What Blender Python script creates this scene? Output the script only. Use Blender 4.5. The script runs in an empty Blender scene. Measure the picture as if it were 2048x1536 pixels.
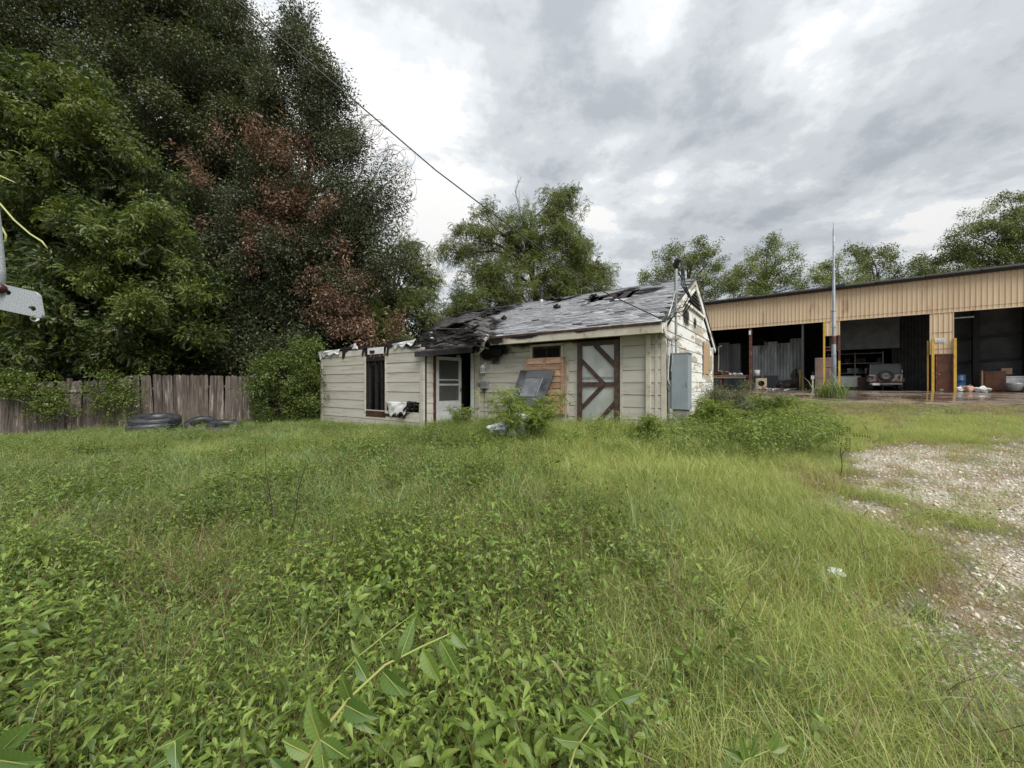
import bpy, bmesh, math, random
import numpy as np
from mathutils import Vector, Matrix, Euler
R = math.radians
random.seed(7); rng = np.random.default_rng(7)
scn = bpy.context.scene
COL = scn.collection
# ---------------------------------------------------------------- camera, world, sun, exposure
F = 769.0; CX, CY, CZ = 1024.0, 768.0, 1.5     # focal length and centre in photo pixels, eye height
cam = bpy.data.objects.new('camera', bpy.data.cameras.new('camera')); COL.objects.link(cam)
cam.location = (0, 0, CZ); cam.rotation_euler = (R(90), 0, 0)
cam.data.sensor_width = 36; cam.data.lens = 36 * F / 2048; cam.data.clip_start = 0.02; cam.data.clip_end = 2000
scn.camera = cam
scn.cycles.max_bounces = 5; scn.cycles.diffuse_bounces = 2; scn.cycles.glossy_bounces = 2; scn.cycles.transmission_bounces = 4; scn.cycles.transparent_max_bounces = 4
scn.view_settings.view_transform = 'Standard'; scn.view_settings.look = 'None'
scn.view_settings.exposure = 1.56; scn.view_settings.gamma = 1; scn.view_settings.use_curve_mapping = False
SUN_EL, SUN_AZ = 50, 150        # azimuth from +Y towards +X
world = bpy.data.worlds.new("World"); scn.world = world; world.use_nodes = True
def N(nt, typ, **kw):
    n = nt.nodes.new(typ)
    for k, v in kw.items():
        if k.startswith('i_'):
            key = k[2:]; key = int(key) if key.isdigit() else key.replace('_', ' ')
            n.inputs[key].default_value = v
        else: setattr(n, k, v)
    return n
def L(nt, a, b): nt.links.new(a, b)
def mathn(nt, op, a, b=None, c=None, clamp=False):
    n = nt.nodes.new('ShaderNodeMath'); n.operation = op; n.use_clamp = clamp
    for i, q in enumerate((a, b, c)):
        if q is None: continue
        if hasattr(q, 'is_output'): nt.links.new(q, n.inputs[i])
        else: n.inputs[i].default_value = q
    return n.outputs[0]
def mixc(nt, fac, a, b, mode='MIX'):
    n = nt.nodes.new('ShaderNodeMix'); n.data_type = 'RGBA'; n.blend_type = mode
    for i, q in ((0, fac), (6, a), (7, b)):
        if hasattr(q, 'is_output'): nt.links.new(q, n.inputs[i])
        elif i == 0: n.inputs[0].default_value = q
        else: n.inputs[i].default_value = (*q, 1) if len(q) == 3 else q
    return n.outputs[2]
def maprange(nt, v, a, b, c=0.0, d=1.0, smooth=True):
    n = nt.nodes.new('ShaderNodeMapRange'); n.interpolation_type = 'SMOOTHSTEP' if smooth else 'LINEAR'
    nt.links.new(v, n.inputs[0])
    for i, q in enumerate((a, b, c, d)): n.inputs[i + 1].default_value = q
    return n.outputs[0]
def build_world():
    nt = world.node_tree; nt.nodes.clear()
    out = N(nt, 'ShaderNodeOutputWorld'); bg = N(nt, 'ShaderNodeBackground'); bg.inputs[1].default_value = 0.1
    sky = N(nt, 'ShaderNodeTexSky'); sky.sky_type = 'NISHITA'; sky.sun_disc = False
    sky.sun_elevation = R(SUN_EL); sky.sun_rotation = R(SUN_AZ)
    tc = N(nt, 'ShaderNodeTexCoord'); D = tc.outputs['Generated']
    sp = N(nt, 'ShaderNodeSeparateXYZ'); L(nt, D, sp.inputs[0])
    z = mathn(nt, 'MAXIMUM', sp.outputs[2], 0.0)
    zz = mathn(nt, 'ADD', z, 0.22)
    px = mathn(nt, 'DIVIDE', sp.outputs[0], zz); py = mathn(nt, 'DIVIDE', sp.outputs[1], zz)
    cb = N(nt, 'ShaderNodeCombineXYZ'); L(nt, px, cb.inputs[0]); L(nt, py, cb.inputs[1]); cb.inputs[2].default_value = 3.7
    n1 = N(nt, 'ShaderNodeTexNoise', i_Scale=1.5, i_Detail=9.0, i_Roughness=0.58, i_Distortion=0.08); L(nt, cb.outputs[0], n1.inputs['Vector'])
    n2 = N(nt, 'ShaderNodeTexNoise', i_Scale=3.6, i_Detail=8.0, i_Roughness=0.6, i_Distortion=0.12); L(nt, cb.outputs[0], n2.inputs['Vector'])
    # broad cloud banks: clear bright veil on the left, heavy grey deck to the right
    def blob(px_, py_, r, soft=0.6):
        d = Vector(((px_ - CX) / F, 1, (CY - py_) / F)).normalized()
        vm = N(nt, 'ShaderNodeVectorMath', operation='DISTANCE'); L(nt, D, vm.inputs[0]); vm.inputs[1].default_value = d
        return maprange(nt, vm.outputs['Value'], r * (1 - soft), r * (1 + soft), 1, 0)
    dens = mathn(nt, 'MULTIPLY', n1.outputs[0], 1.0)
    for (a, b, r, w) in ((1330, 200, .42, .07), (1120, 60, .2, .07), (1560, 340, .25, .06), (1900, 120, .35, .05), (1450, 420, .2, .03),
                         (1290, 30, .10, -.16), (1640, 60, .10, -.12), (1560, 150, .12, -.10), (760, 120, .38, -.07), (960, 300, .25, -.05), (1240, 420, .12, -.10), (700, 420, .3, -.12), (1850, 500, .10, -.10), (1780, 330, .14, -.05)):
        dens = mathn(nt, 'ADD', dens, mathn(nt, 'MULTIPLY', blob(a, b, r), w))
    dens = mathn(nt, 'ADD', dens, mathn(nt, 'MULTIPLY', mathn(nt, 'SUBTRACT', n2.outputs[0], 0.5), 0.95))
    ramp = N(nt, 'ShaderNodeValToRGB'); L(nt, dens, ramp.inputs[0]); cr = ramp.color_ramp; cr.interpolation = 'EASE'
    cr.elements[0].position = .32; cr.elements[0].color = (.445, .44, .43, 1)
    cr.elements[1].position = .74; cr.elements[1].color = (.195, .209, .222, 1)
    e = cr.elements.new(.43); e.color = (.345, .358, .368, 1)
    e = cr.elements.new(.56); e.color = (.270, .283, .293, 1)
    # overcast skies are brighter towards the zenith
    el = mathn(nt, 'MULTIPLY_ADD', z, 0.75, 0.62)
    vm = N(nt, 'ShaderNodeVectorMath', operation='SCALE'); L(nt, ramp.outputs[0], vm.inputs[0]); L(nt, el, vm.inputs['Scale'])
    vm2 = N(nt, 'ShaderNodeVectorMath', operation='SCALE'); L(nt, vm.outputs[0], vm2.inputs[0]); vm2.inputs['Scale'].default_value = 8.3
    m = mixc(nt, 0.96, sky.outputs[0], vm2.outputs[0])
    L(nt, m, bg.inputs[0]); L(nt, bg.outputs[0], out.inputs[0])
build_world(); world.cycles.sampling_method = 'NONE'
sun = bpy.data.objects.new('sun', bpy.data.lights.new('sun', 'SUN')); COL.objects.link(sun)
sun.data.energy = 1.5; sun.data.angle = R(45); sun.data.color = (1, .97, .92)
sd = Vector((math.sin(R(SUN_AZ)) * math.cos(R(SUN_EL)), math.cos(R(SUN_AZ)) * math.cos(R(SUN_EL)), math.sin(R(SUN_EL))))
SUNV = sd
sun.rotation_euler = sd.to_track_quat('Z', 'Y').to_euler(); sun.location = (0, 0, 30)
# ---------------------------------------------------------------- helpers
def at(px, py, d): return Vector(((px - CX) / F * d, d, CZ + (CY - py) / F * d))
class MB:
    def __init__(s): s.v = []; s.f = []; s.m = []; s.lv = []
    def add(s, vs, fs, mi=0, lv=0.5):
        o = len(s.v); s.v += [tuple(p) for p in vs]; s.f += [tuple(i + o for i in f) for f in fs]; s.m += [mi] * len(fs); s.lv += (list(lv) if hasattr(lv, '__len__') else [lv] * len(vs))
        return s
    def box(s, c, size, rot=None, mi=0):
        hx, hy, hz = (q / 2 for q in size)
        vs = [Vector((x, y, z)) for z in (-hz, hz) for y in (-hy, hy) for x in (-hx, hx)]
        if rot is not None:
            m = Euler(rot).to_matrix(); vs = [m @ p for p in vs]
        c = Vector(c)
        return s.add([p + c for p in vs], [(0, 2, 3, 1), (4, 5, 7, 6), (0, 1, 5, 4), (2, 6, 7, 3), (0, 4, 6, 2), (1, 3, 7, 5)], mi)
    def b2(s, x0, x1, y0, y1, z0, z1, mi=0): return s.box(((x0 + x1) / 2, (y0 + y1) / 2, (z0 + z1) / 2), (abs(x1 - x0), abs(y1 - y0), abs(z1 - z0)), None, mi)
    def prism(s, poly, d, mi=0):           # poly: list of 3D points, extruded by vector d
        n = len(poly); d = Vector(d); a = [Vector(p) for p in poly]
        vs = a + [p + d for p in a]
        fs = [tuple(range(n))[::-1], tuple(range(n, 2 * n))] + [(i, (i + 1) % n, (i + 1) % n + n, i + n) for i in range(n)]
        return s.add(vs, fs, mi)
    def beam(s, a, b, w, h=None, mi=0, up=(0, 0, 1)):
        a = Vector(a); b = Vector(b); h = h or w; t = (b - a).normalized(); up = Vector(up)
        if abs(t.dot(up)) > .98: up = Vector((0, 1, 0))
        sx = t.cross(up).normalized() * w / 2; sz = t.cross(sx).normalized() * h / 2
        vs = [a - sx - sz, a + sx - sz, a + sx + sz, a - sx + sz]; vs += [p + (b - a) for p in vs]
        return s.add(vs, [(0, 1, 2, 3), (7, 6, 5, 4), (0, 4, 5, 1), (1, 5, 6, 2), (2, 6, 7, 3), (3, 7, 4, 0)], mi)
    def tube(s, pts, rad, n=6, mi=0, cap=True, lv=.5):
        pts = [Vector(p) for p in pts]; k = len(pts)
        if not hasattr(rad, '__len__'): rad = [rad] * k
        vs = []; ref = Vector((.31, .52, .79)).normalized()
        for i, p in enumerate(pts):
            t = (pts[min(i + 1, k - 1)] - pts[max(i - 1, 0)])
            t = t.normalized() if t.length > 1e-9 else Vector((0, 0, 1))
            if abs(t.dot(ref)) > .95: ref = Vector((.9, -.3, .2)).normalized()
            a = t.cross(ref).normalized(); b = t.cross(a)
            for j in range(n):
                q = 2 * math.pi * j / n; vs.append(p + (a * math.cos(q) + b * math.sin(q)) * rad[i])
        fs = [(i * n + j, i * n + (j + 1) % n, (i + 1) * n + (j + 1) % n, (i + 1) * n + j) for i in range(k - 1) for j in range(n)]
        if cap: fs += [tuple(range(n))[::-1], tuple(range((k - 1) * n, k * n))]
        return s.add(vs, fs, mi, lv)
    def lathe(s, prof, n=24, M=None, mi=0, closed=False):   # prof: (r, z) pairs about z, transformed by M
        vs = []
        for (r, z) in prof:
            for j in range(n):
                q = 2 * math.pi * j / n; p = Vector((r * math.cos(q), r * math.sin(q), z)); vs.append(M @ p if M else p)
        k = len(prof); rngk = k if closed else k - 1
        fs = [(i * n + j, i * n + (j + 1) % n, ((i + 1) % k) * n + (j + 1) % n, ((i + 1) % k) * n + j) for i in range(rngk) for j in range(n)]
        if not closed: fs += [tuple(range(n))[::-1], tuple(range((k - 1) * n, k * n))]
        return s.add(vs, fs, mi)
    def mesh(s, name, mats, smooth=False):
        me = bpy.data.meshes.new(name); me.from_pydata(s.v, [], s.f)
        for m in (mats if isinstance(mats, (list, tuple)) else [mats]): me.materials.append(m)
        if any(s.m): me.polygons.foreach_set('material_index', s.m)
        if smooth: me.polygons.foreach_set('use_smooth', [True] * len(s.f))
        a = me.attributes.new('lv', 'FLOAT', 'POINT'); a.data.foreach_set('value', s.lv)
        me.update(); return me
    def obj(s, name, mats, parent=None, smooth=False, bevel=0, **tags):
        o = bpy.data.objects.new(name, s.mesh(name, mats, smooth)); COL.objects.link(o)
        if parent: o.parent = parent
        if bevel:
            b = o.modifiers.new('bevel', 'BEVEL'); b.width = bevel; b.segments = 2; b.limit_method = 'ANGLE'
        for k, q in tags.items():
            if q: o[k] = q
        return o
def tag(o, label=None, category=None, group=None, kind=None):
    for k, q in (('label', label), ('category', category), ('group', group), ('kind', kind)):
        if q: o[k] = q
    return o
def thing(name, label, cat, loc=(0, 0, 0), rz=0, group=None):
    o = bpy.data.objects.new(name, None); COL.objects.link(o); o.location = loc; o.rotation_euler = (0, 0, rz); o.empty_display_size = .2
    return tag(o, label, cat, group)
def share(o, name, parent, loc=(0, 0, 0), rot=(0, 0, 0), scale=(1, 1, 1)):
    c = o.copy(); c.name = name; COL.objects.link(c); c.parent = parent; c.location = loc; c.rotation_euler = rot; c.scale = scale; return c
# value noise
_tab = rng.random((256, 256))
def vn(x, y, sc=1.0, off=0):
    x = np.asarray(x, float) * sc + off * 17.3 + 1000; y = np.asarray(y, float) * sc + off * 9.7 + 1000
    i = np.floor(x).astype(int); j = np.floor(y).astype(int); fx = x - i; fy = y - j
    fx = fx * fx * (3 - 2 * fx); fy = fy * fy * (3 - 2 * fy)
    t = lambda a, b: _tab[a & 255, b & 255]
    return (t(i, j) * (1 - fx) + t(i + 1, j) * fx) * (1 - fy) + (t(i, j + 1) * (1 - fx) + t(i + 1, j + 1) * fx) * fy
def sst(x, a, b):
    t = np.clip((np.asarray(x, float) - a) / (b - a), 0, 1); return t * t * (3 - 2 * t)
def terr(x, y):
    x = np.asarray(x, float); y = np.asarray(y, float)
    s = sst(x, -8, 7); z = .05 * np.clip(y, 0, 21) * s
    z = z - .28 * sst(-x, 10, 18)
    z = z + (vn(x, y, .5) - .5) * .10 * (1 - sst(x, 7, 11) * sst(y, 12, 15)) * (1 - .8 * sst(y, 8.5, 10) * sst(x, -8, -6) * (1 - sst(x, 5, 7)))
    return z
def tz(x, y): return float(terr(x, y))
# ---------------------------------------------------------------- materials
def newmat(name):
    m = bpy.data.materials.new(name); m.use_nodes = True; nt = m.node_tree; b = nt.nodes['Principled BSDF']; return m, nt, b
def soot_mask(nt, cs):
    geo = N(nt, 'ShaderNodeNewGeometry'); nz = N(nt, 'ShaderNodeTexNoise', i_Scale=3.5, i_Detail=6.0, i_Roughness=.65); L(nt, geo.outputs['Position'], nz.inputs['Vector'])
    acc = None
    for (c, r) in cs:
        vm = N(nt, 'ShaderNodeVectorMath', operation='SUBTRACT'); L(nt, geo.outputs['Position'], vm.inputs[0]); vm.inputs[1].default_value = c
        vd = N(nt, 'ShaderNodeVectorMath', operation='DIVIDE'); L(nt, vm.outputs[0], vd.inputs[0]); vd.inputs[1].default_value = r if hasattr(r, '__len__') else (r, r, r)
        vl = N(nt, 'ShaderNodeVectorMath', operation='LENGTH'); L(nt, vd.outputs[0], vl.inputs[0])
        k = mathn(nt, 'SUBTRACT', 1.0, vl.outputs['Value'])
        acc = k if acc is None else mathn(nt, 'MAXIMUM', acc, k)
    acc = mathn(nt, 'ADD', acc, mathn(nt, 'MULTIPLY', mathn(nt, 'SUBTRACT', nz.outputs[0], .5), 1.1))
    return maprange(nt, acc, 0.0, .45)
def mat(name, base, var=None, scale=6, rough=.65, metal=0, bump=0, bscale=None, stretch=(1, 1, 1), detail=5, spec=.4, soot=None, lo=.35, hi=.65, randv=0, dirt=None, dscale=2, drange=(.5, .65), coords='Object'):
    m, nt, b = newmat(name)
    tc = N(nt, 'ShaderNodeTexCoord'); mp = N(nt, 'ShaderNodeMapping'); L(nt, tc.outputs[coords], mp.inputs[0]); mp.inputs['Scale'].default_value = stretch
    if randv:      # every piece gets its own stretch of grain
        o2 = N(nt, 'ShaderNodeObjectInfo'); cb = N(nt, 'ShaderNodeCombineXYZ'); sc_ = mathn(nt, 'MULTIPLY', o2.outputs['Random'], 43.0)
        for q in range(3): L(nt, sc_, cb.inputs[q])
        L(nt, cb.outputs[0], mp.inputs['Location'])
    nz = N(nt, 'ShaderNodeTexNoise', i_Scale=scale, i_Detail=float(detail), i_Roughness=.6); L(nt, mp.outputs[0], nz.inputs['Vector'])
    c = mixc(nt, maprange(nt, nz.outputs[0], lo, hi), base, var or tuple(q * .8 for q in base))
    if dirt:
        n3 = N(nt, 'ShaderNodeTexNoise', i_Scale=dscale, i_Detail=8.0, i_Roughness=.68); L(nt, mp.outputs[0], n3.inputs['Vector'])
        c = mixc(nt, maprange(nt, n3.outputs[0], *drange), c, dirt)
    if randv:
        oi = N(nt, 'ShaderNodeObjectInfo'); k = maprange(nt, oi.outputs['Random'], 0, 1, 1 - randv, 1 + randv, False)
        vm = N(nt, 'ShaderNodeVectorMath', operation='SCALE'); L(nt, c, vm.inputs[0]); L(nt, k, vm.inputs['Scale']); c = vm.outputs[0]
    if soot: c = mixc(nt, soot_mask(nt, soot), c, (.012, .011, .011))
    L(nt, c, b.inputs['Base Color'])
    rr = maprange(nt, nz.outputs[0], .3, .7, max(rough - .12, .03), min(rough + .12, 1)); L(nt, rr, b.inputs['Roughness'])
    b.inputs['Metallic'].default_value = metal; b.inputs['Specular IOR Level'].default_value = spec
    if bump:
        n2 = N(nt, 'ShaderNodeTexNoise', i_Scale=bscale or scale * 3, i_Detail=6.0); L(nt, mp.outputs[0], n2.inputs['Vector'])
        bp = N(nt, 'ShaderNodeBump', i_Strength=bump, i_Distance=.01); L(nt, n2.outputs[0], bp.inputs['Height']); L(nt, bp.outputs[0], b.inputs['Normal'])
    return m
def leafmat(name, a, bcol, dry=(.20, .13, .05), drypos=.93, rough=.42, trans=.32, gloss=.5):
    m, nt, b = newmat(name)
    at1 = N(nt, 'ShaderNodeAttribute', attribute_name='lv'); at2 = N(nt, 'ShaderNodeAttribute', attribute_name='tint'); at2.attribute_type = 'INSTANCER'
    oi = N(nt, 'ShaderNodeObjectInfo')
    k = mathn(nt, 'ADD', mathn(nt, 'MULTIPLY', mathn(nt, 'POWER', at1.outputs['Fac'], 1.8), .85), mathn(nt, 'ADD', mathn(nt, 'MULTIPLY', at2.outputs['Fac'], .75), mathn(nt, 'MULTIPLY', oi.outputs['Random'], .15)))
    k = mathn(nt, 'SUBTRACT', k, .2, clamp=True)
    c = mixc(nt, k, a, bcol)
    c = mixc(nt, maprange(nt, at1.outputs['Fac'], drypos, drypos + .03), c, dry)
    L(nt, c, b.inputs['Base Color']); b.inputs['Roughness'].default_value = rough; b.inputs['Specular IOR Level'].default_value = gloss
    tr = N(nt, 'ShaderNodeBsdfTranslucent'); cc = mixc(nt, 1.0, c, (1.15, 1.25, .6), 'MULTIPLY'); L(nt, cc, tr.inputs[0])
    mx = N(nt, 'ShaderNodeMixShader', i_0=trans); L(nt, b.outputs[0], mx.inputs[1]); L(nt, tr.outputs[0], mx.inputs[2])
    L(nt, mx.outputs[0], nt.nodes['Material Output'].inputs[0]); return m
# house, annex and warehouse frames
HA = R(-35.6); HU = Vector((math.cos(HA), math.sin(HA), 0)); HV = Vector((-HU.y, HU.x, 0))
HO = Vector((3.608, 9.107, .30))
def ray(px, py): return Vector(((px - CX) / F, 1, (CY - py) / F))
def hit(O, U, V, W, px, py, axis, c):      # where the sight line meets local plane axis = c; local coordinates
    d = ray(px, py); o = Vector((0, 0, CZ)) - O
    lo = Vector((o.dot(U), o.dot(V), o.dot(W))); ld = Vector((d.dot(U), d.dot(V), d.dot(W)))
    t = (c - lo[axis]) / ld[axis]; return lo + ld * t
ZU = Vector((0, 0, 1))
def hw(px, py, y=0): return hit(HO, HU, HV, ZU, px, py, 1, y)
def hg(px, py, x=0): return hit(HO, HU, HV, ZU, px, py, 0, x)
def h2w(x, y, z): return HO + HU * x + HV * y + ZU * z
WA = R(-38); WU = Vector((math.cos(WA), math.sin(WA), 0)); WV = Vector((-WU.y, WU.x, 0)); WO = Vector((24.07, 21.4, 1.06))
def ww(px, py, y=0): return hit(WO, WU, WV, ZU, px, py, 1, y)
def w2w(x, y, z): return WO + WU * x + WV * y + ZU * z
EZ, RZ, RY = 2.60, 4.48, 3.5     # eave z, ridge z and ridge y, house frame
LEFT = -6.46; AY = -1.69         # annex right corner x and front plane y
ALEFT = -12.3
M = {}
M['siding'] = mat('painted siding', (.515, .49, .43), (.455, .43, .37), 1.2, .55, stretch=(.4, .4, 5), bump=.15, bscale=40, randv=.05, dirt=(.36, .33, .255), dscale=1.6, drange=(.50, .66),
    soot=[(h2w(-5.2, 0, 2.3), (1.0, 1.0, .55)), (h2w(-3.6, 0, 2.5), (1.6, 1.6, .32)), (h2w(-9.05, AY, 2.4), (.55, .55, .65)), (h2w(-10.5, AY, 2.6), (.9, .9, .25)), (h2w(-7.0, AY, 2.5), (.5, .5, .3)), (h2w(-2.4, 0, 2.45), (.5, .5, .2))])
M['gable'] = mat('weathered white siding', (.76, .76, .73), (.68, .68, .64), 1.6, .6, stretch=(.5, .5, 3), bump=.2, bscale=40, randv=.04, dirt=(.38, .345, .27), dscale=1.1, drange=(.50, .57),
    soot=[(h2w(0, 2.3, 3.1), (.5, .6, .35)), (h2w(0, 3.6, 3.1), (.3, .3, .25))])
M['trim'] = mat('painted trim', (.55, .52, .43), (.45, .41, .33), 3, .6, bump=.2, dirt=(.2, .17, .12), dscale=3, drange=(.56, .7),
    soot=[(h2w(-5.3, 0, 2.4), (.55, .7, .5)), (h2w(-3.7, -.5, 2.56), (1.2, .5, .13)), (h2w(-4.7, -.5, 2.5), (.35, .5, .2)), (h2w(-9.0, AY, 2.35), (.3, .4, .2)), (h2w(-1.8, -.5, 2.58), (.5, .3, .10))])
M['white'] = mat('white paint', (.70, .71, .70), (.58, .58, .56), 5, .45, dirt=(.35, .32, .27), dscale=3, drange=(.6, .75))
M['wrap'] = mat('torn house wrap', (.72, .73, .72), (.55, .55, .54), 6, .5, bump=.5, bscale=18)
M['char'] = mat('charred wood', (.012, .011, .011), (.028, .026, .025), 14, .6, bump=.9, bscale=30, spec=.3)
M['charbrown'] = mat('scorched wood', (.10, .035, .018), (.02, .014, .012), 9, .7, bump=.6)
M['void'] = mat('burnt and unlit interior', (.010, .010, .010), (.016, .015, .014), 6, .85, spec=.1)  # char black of the house, also the painted dark of warehouse openings
M['concrete'] = mat('old concrete', (.32, .31, .28), (.22, .21, .19), 6, .8, bump=.3)
M['steel'] = mat('galvanized steel', (.48, .51, .52), (.36, .38, .40), 8, .38, metal=.7, dirt=(.25, .2, .16), dscale=2, drange=(.62, .75))
M['conduit'] = mat('grey conduit', (.33, .35, .35), (.24, .25, .25), 8, .45, metal=.3)
M['black'] = mat('black rubber', (.018, .018, .019), (.03, .03, .03), 8, .5)
M['bluegrey'] = mat('blue grey enamel', (.27, .31, .335), (.23, .265, .285), 3, .45, dirt=(.17, .19, .19), dscale=2.5, drange=(.6, .72))
M['cedar'] = mat('cedar boards', (.50, .32, .21), (.36, .215, .14), 3, .6, stretch=(1, 1, 9), bump=.3, randv=.28, dirt=(.55, .42, .30), dscale=2.5, drange=(.6, .75))
M['darkwood'] = mat('dark stained wood', (.042, .025, .020), (.085, .052, .038), 5, .5, stretch=(2, 2, 2), bump=.3, randv=.15)
M['fencewood'] = mat('weathered fence wood', (.150, .122, .104), (.075, .058, .048), 4, .75, stretch=(5, 5, .5), bump=.5, randv=.40, dirt=(.33, .29, .26), dscale=1.6, drange=(.54, .66))
M['osb'] = mat('oriented strand board', (.42, .33, .20), (.29, .21, .12), 22, .7, bump=.3)
M['tan'] = mat('tan painted steel', (.66, .515, .345), (.60, .455, .30), .8, .45, stretch=(1, 1, .25), dirt=(.40, .25, .15), dscale=1.2, drange=(.57, .75), randv=.035)
M['yellow'] = mat('yellow paint', (.62, .40, .06), (.50, .31, .05), 4, .5, dirt=(.25, .13, .05), dscale=3, drange=(.6, .72))
M['rust'] = mat('rust red steel', (.13, .045, .03), (.075, .03, .022), 5, .6, bump=.3, dirt=(.2, .1, .05), dscale=4)
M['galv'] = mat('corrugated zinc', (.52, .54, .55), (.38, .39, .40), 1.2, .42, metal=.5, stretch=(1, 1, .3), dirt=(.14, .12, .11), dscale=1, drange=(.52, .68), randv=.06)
M['darkroof'] = mat('dark roof edge', (.022, .024, .025), (.04, .04, .04), 4, .6)
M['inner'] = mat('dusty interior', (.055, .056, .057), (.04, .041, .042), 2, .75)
# ---------------------------------------------------------------- ground
def seglin(y): return np.interp(y, [1.5, 2.45, 3.1, 4.3, 6.8, 8.5], [1.95, 2.5, 3.2, 4.2, 6.1, 8.4])
def gravel(x, y):
    x = np.asarray(x, float); y = np.asarray(y, float)
    g = sst(x - seglin(y) + (vn(x, y, .9, 3) - .5) * 1.8 + (vn(x, y, 3.5, 13) - .5) * .9, -.45, .6) * (1 - sst(y + (vn(x, y, .7, 8) - .5) * 1.6, 6.9, 8.0))
    pat = sst(vn(x, y, .75, 5) * .6 + vn(x, y, 2.1, 6) * .4, .28, .50)
    pat = pat * (.68 + .32 * sst(vn(x, y, 4.5, 16), .3, .6)); g = g * (.15 + .85 * pat)
    g2 = sst(vn(x, y, 1.1, 15), .72, .85) * .5 * sst(y, 8, 9) * sst(x, 4, 6) * (1 - sst(y, 9, 11))
    return np.maximum(g, g2)
gm, nt, b = newmat('soil and gravel')
tc = N(nt, 'ShaderNodeTexCoord'); ga = N(nt, 'ShaderNodeAttribute', attribute_name='gravel')
vo = N(nt, 'ShaderNodeTexVoronoi', i_Scale=38.0); L(nt, tc.outputs['Object'], vo.inputs['Vector'])
vo2 = N(nt, 'ShaderNodeTexVoronoi', i_Scale=38.0, feature='DISTANCE_TO_EDGE'); L(nt, tc.outputs['Object'], vo2.inputs['Vector'])
ns = N(nt, 'ShaderNodeTexNoise', i_Scale=2.0, i_Detail=9.0, i_Roughness=.65); L(nt, tc.outputs['Object'], ns.inputs['Vector'])
sv = N(nt, 'ShaderNodeSeparateColor'); L(nt, vo.outputs['Color'], sv.inputs[0])
stone = mixc(nt, sv.outputs[0], (.28, .25, .19), (.62, .575, .48))
stone = mixc(nt, maprange(nt, vo2.outputs['Distance'], .0, .12), (.12, .085, .06), stone)
soil = mixc(nt, ns.outputs[0], (.035, .024, .013), (.10, .07, .035))
grsoil = mixc(nt, maprange(nt, ns.outputs[0], .45, .62), stone, (.24, .18, .12))
c = mixc(nt, ga.outputs['Fac'], soil, grsoil); L(nt, c, b.inputs['Base Color']); b.inputs['Roughness'].default_value = .75
bp = N(nt, 'ShaderNodeBump', i_Strength=.8, i_Distance=.012); L(nt, vo2.outputs['Distance'], bp.inputs['Height']); L(nt, bp.outputs[0], b.inputs['Normal'])
def grid_obj(name, xs, ys, zf, m, kind='structure'):
    X, Y = np.meshgrid(xs, ys); Z = zf(X, Y); nx, ny = len(xs), len(ys)
    me = bpy.data.meshes.new(name); V = np.stack([X, Y, Z], -1).reshape(-1, 3)
    i = np.arange(ny - 1)[:, None] * nx + np.arange(nx - 1)[None]; Fq = np.stack([i, i + 1, i + nx + 1, i + nx], -1).reshape(-1, 4)
    me.vertices.add(len(V)); me.vertices.foreach_set('co', V.ravel()); me.loops.add(Fq.size); me.loops.foreach_set('vertex_index', Fq.ravel())
    me.polygons.add(len(Fq)); me.polygons.foreach_set('loop_start', np.arange(0, Fq.size, 4)); me.polygons.foreach_set('use_smooth', [True] * len(Fq))
    me.update(calc_edges=True); me.materials.append(m)
    a = me.attributes.new('gravel', 'FLOAT', 'POINT'); a.data.foreach_set('value', gravel(X, Y).ravel().astype('f'))
    o = bpy.data.objects.new(name, me); COL.objects.link(o); o['kind'] = kind; return o
xs = np.concatenate([[-600, -300, -120, -60, -35, -26], np.arange(-22, 24, .14), [26, 30, 36, 45, 60, 120, 300, 600]])
ys = np.concatenate([[-300, -60, -20, -8, -4], np.arange(-2, 20, .14), [20.5, 21, 22, 24, 28, 35, 45, 60, 120, 300, 600]])
grid_obj('ground', xs, ys, terr, gm)
# wet concrete apron: follows the ground 3 cm above it, and runs on as the warehouse floor
am, nt, b = newmat('wet stained concrete')
tc = N(nt, 'ShaderNodeTexCoord'); mp = N(nt, 'ShaderNodeMapping'); L(nt, tc.outputs['Object'], mp.inputs[0]); mp.inputs['Scale'].default_value = (1, 1, 1)
ns = N(nt, 'ShaderNodeTexNoise', i_Scale=.7, i_Detail=8.0, i_Roughness=.62); L(nt, mp.outputs[0], ns.inputs['Vector'])
n2 = N(nt, 'ShaderNodeTexNoise', i_Scale=3.0, i_Detail=6.0); L(nt, mp.outputs[0], n2.inputs['Vector'])
c = mixc(nt, maprange(nt, ns.outputs[0], .38, .62), (.085, .058, .042), (.19, .145, .105)); c = mixc(nt, maprange(nt, n2.outputs[0], .58, .7), c, (.30, .26, .21)); L(nt, c, b.inputs['Base Color'])
L(nt, maprange(nt, ns.outputs[0], .42, .66, .07, .42), b.inputs['Roughness']); b.inputs['Specular IOR Level'].default_value = .6
bp = N(nt, 'ShaderNodeBump', i_Strength=.12, i_Distance=.01); L(nt, n2.outputs[0], bp.inputs['Height']); L(nt, bp.outputs[0], b.inputs['Normal'])
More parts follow.
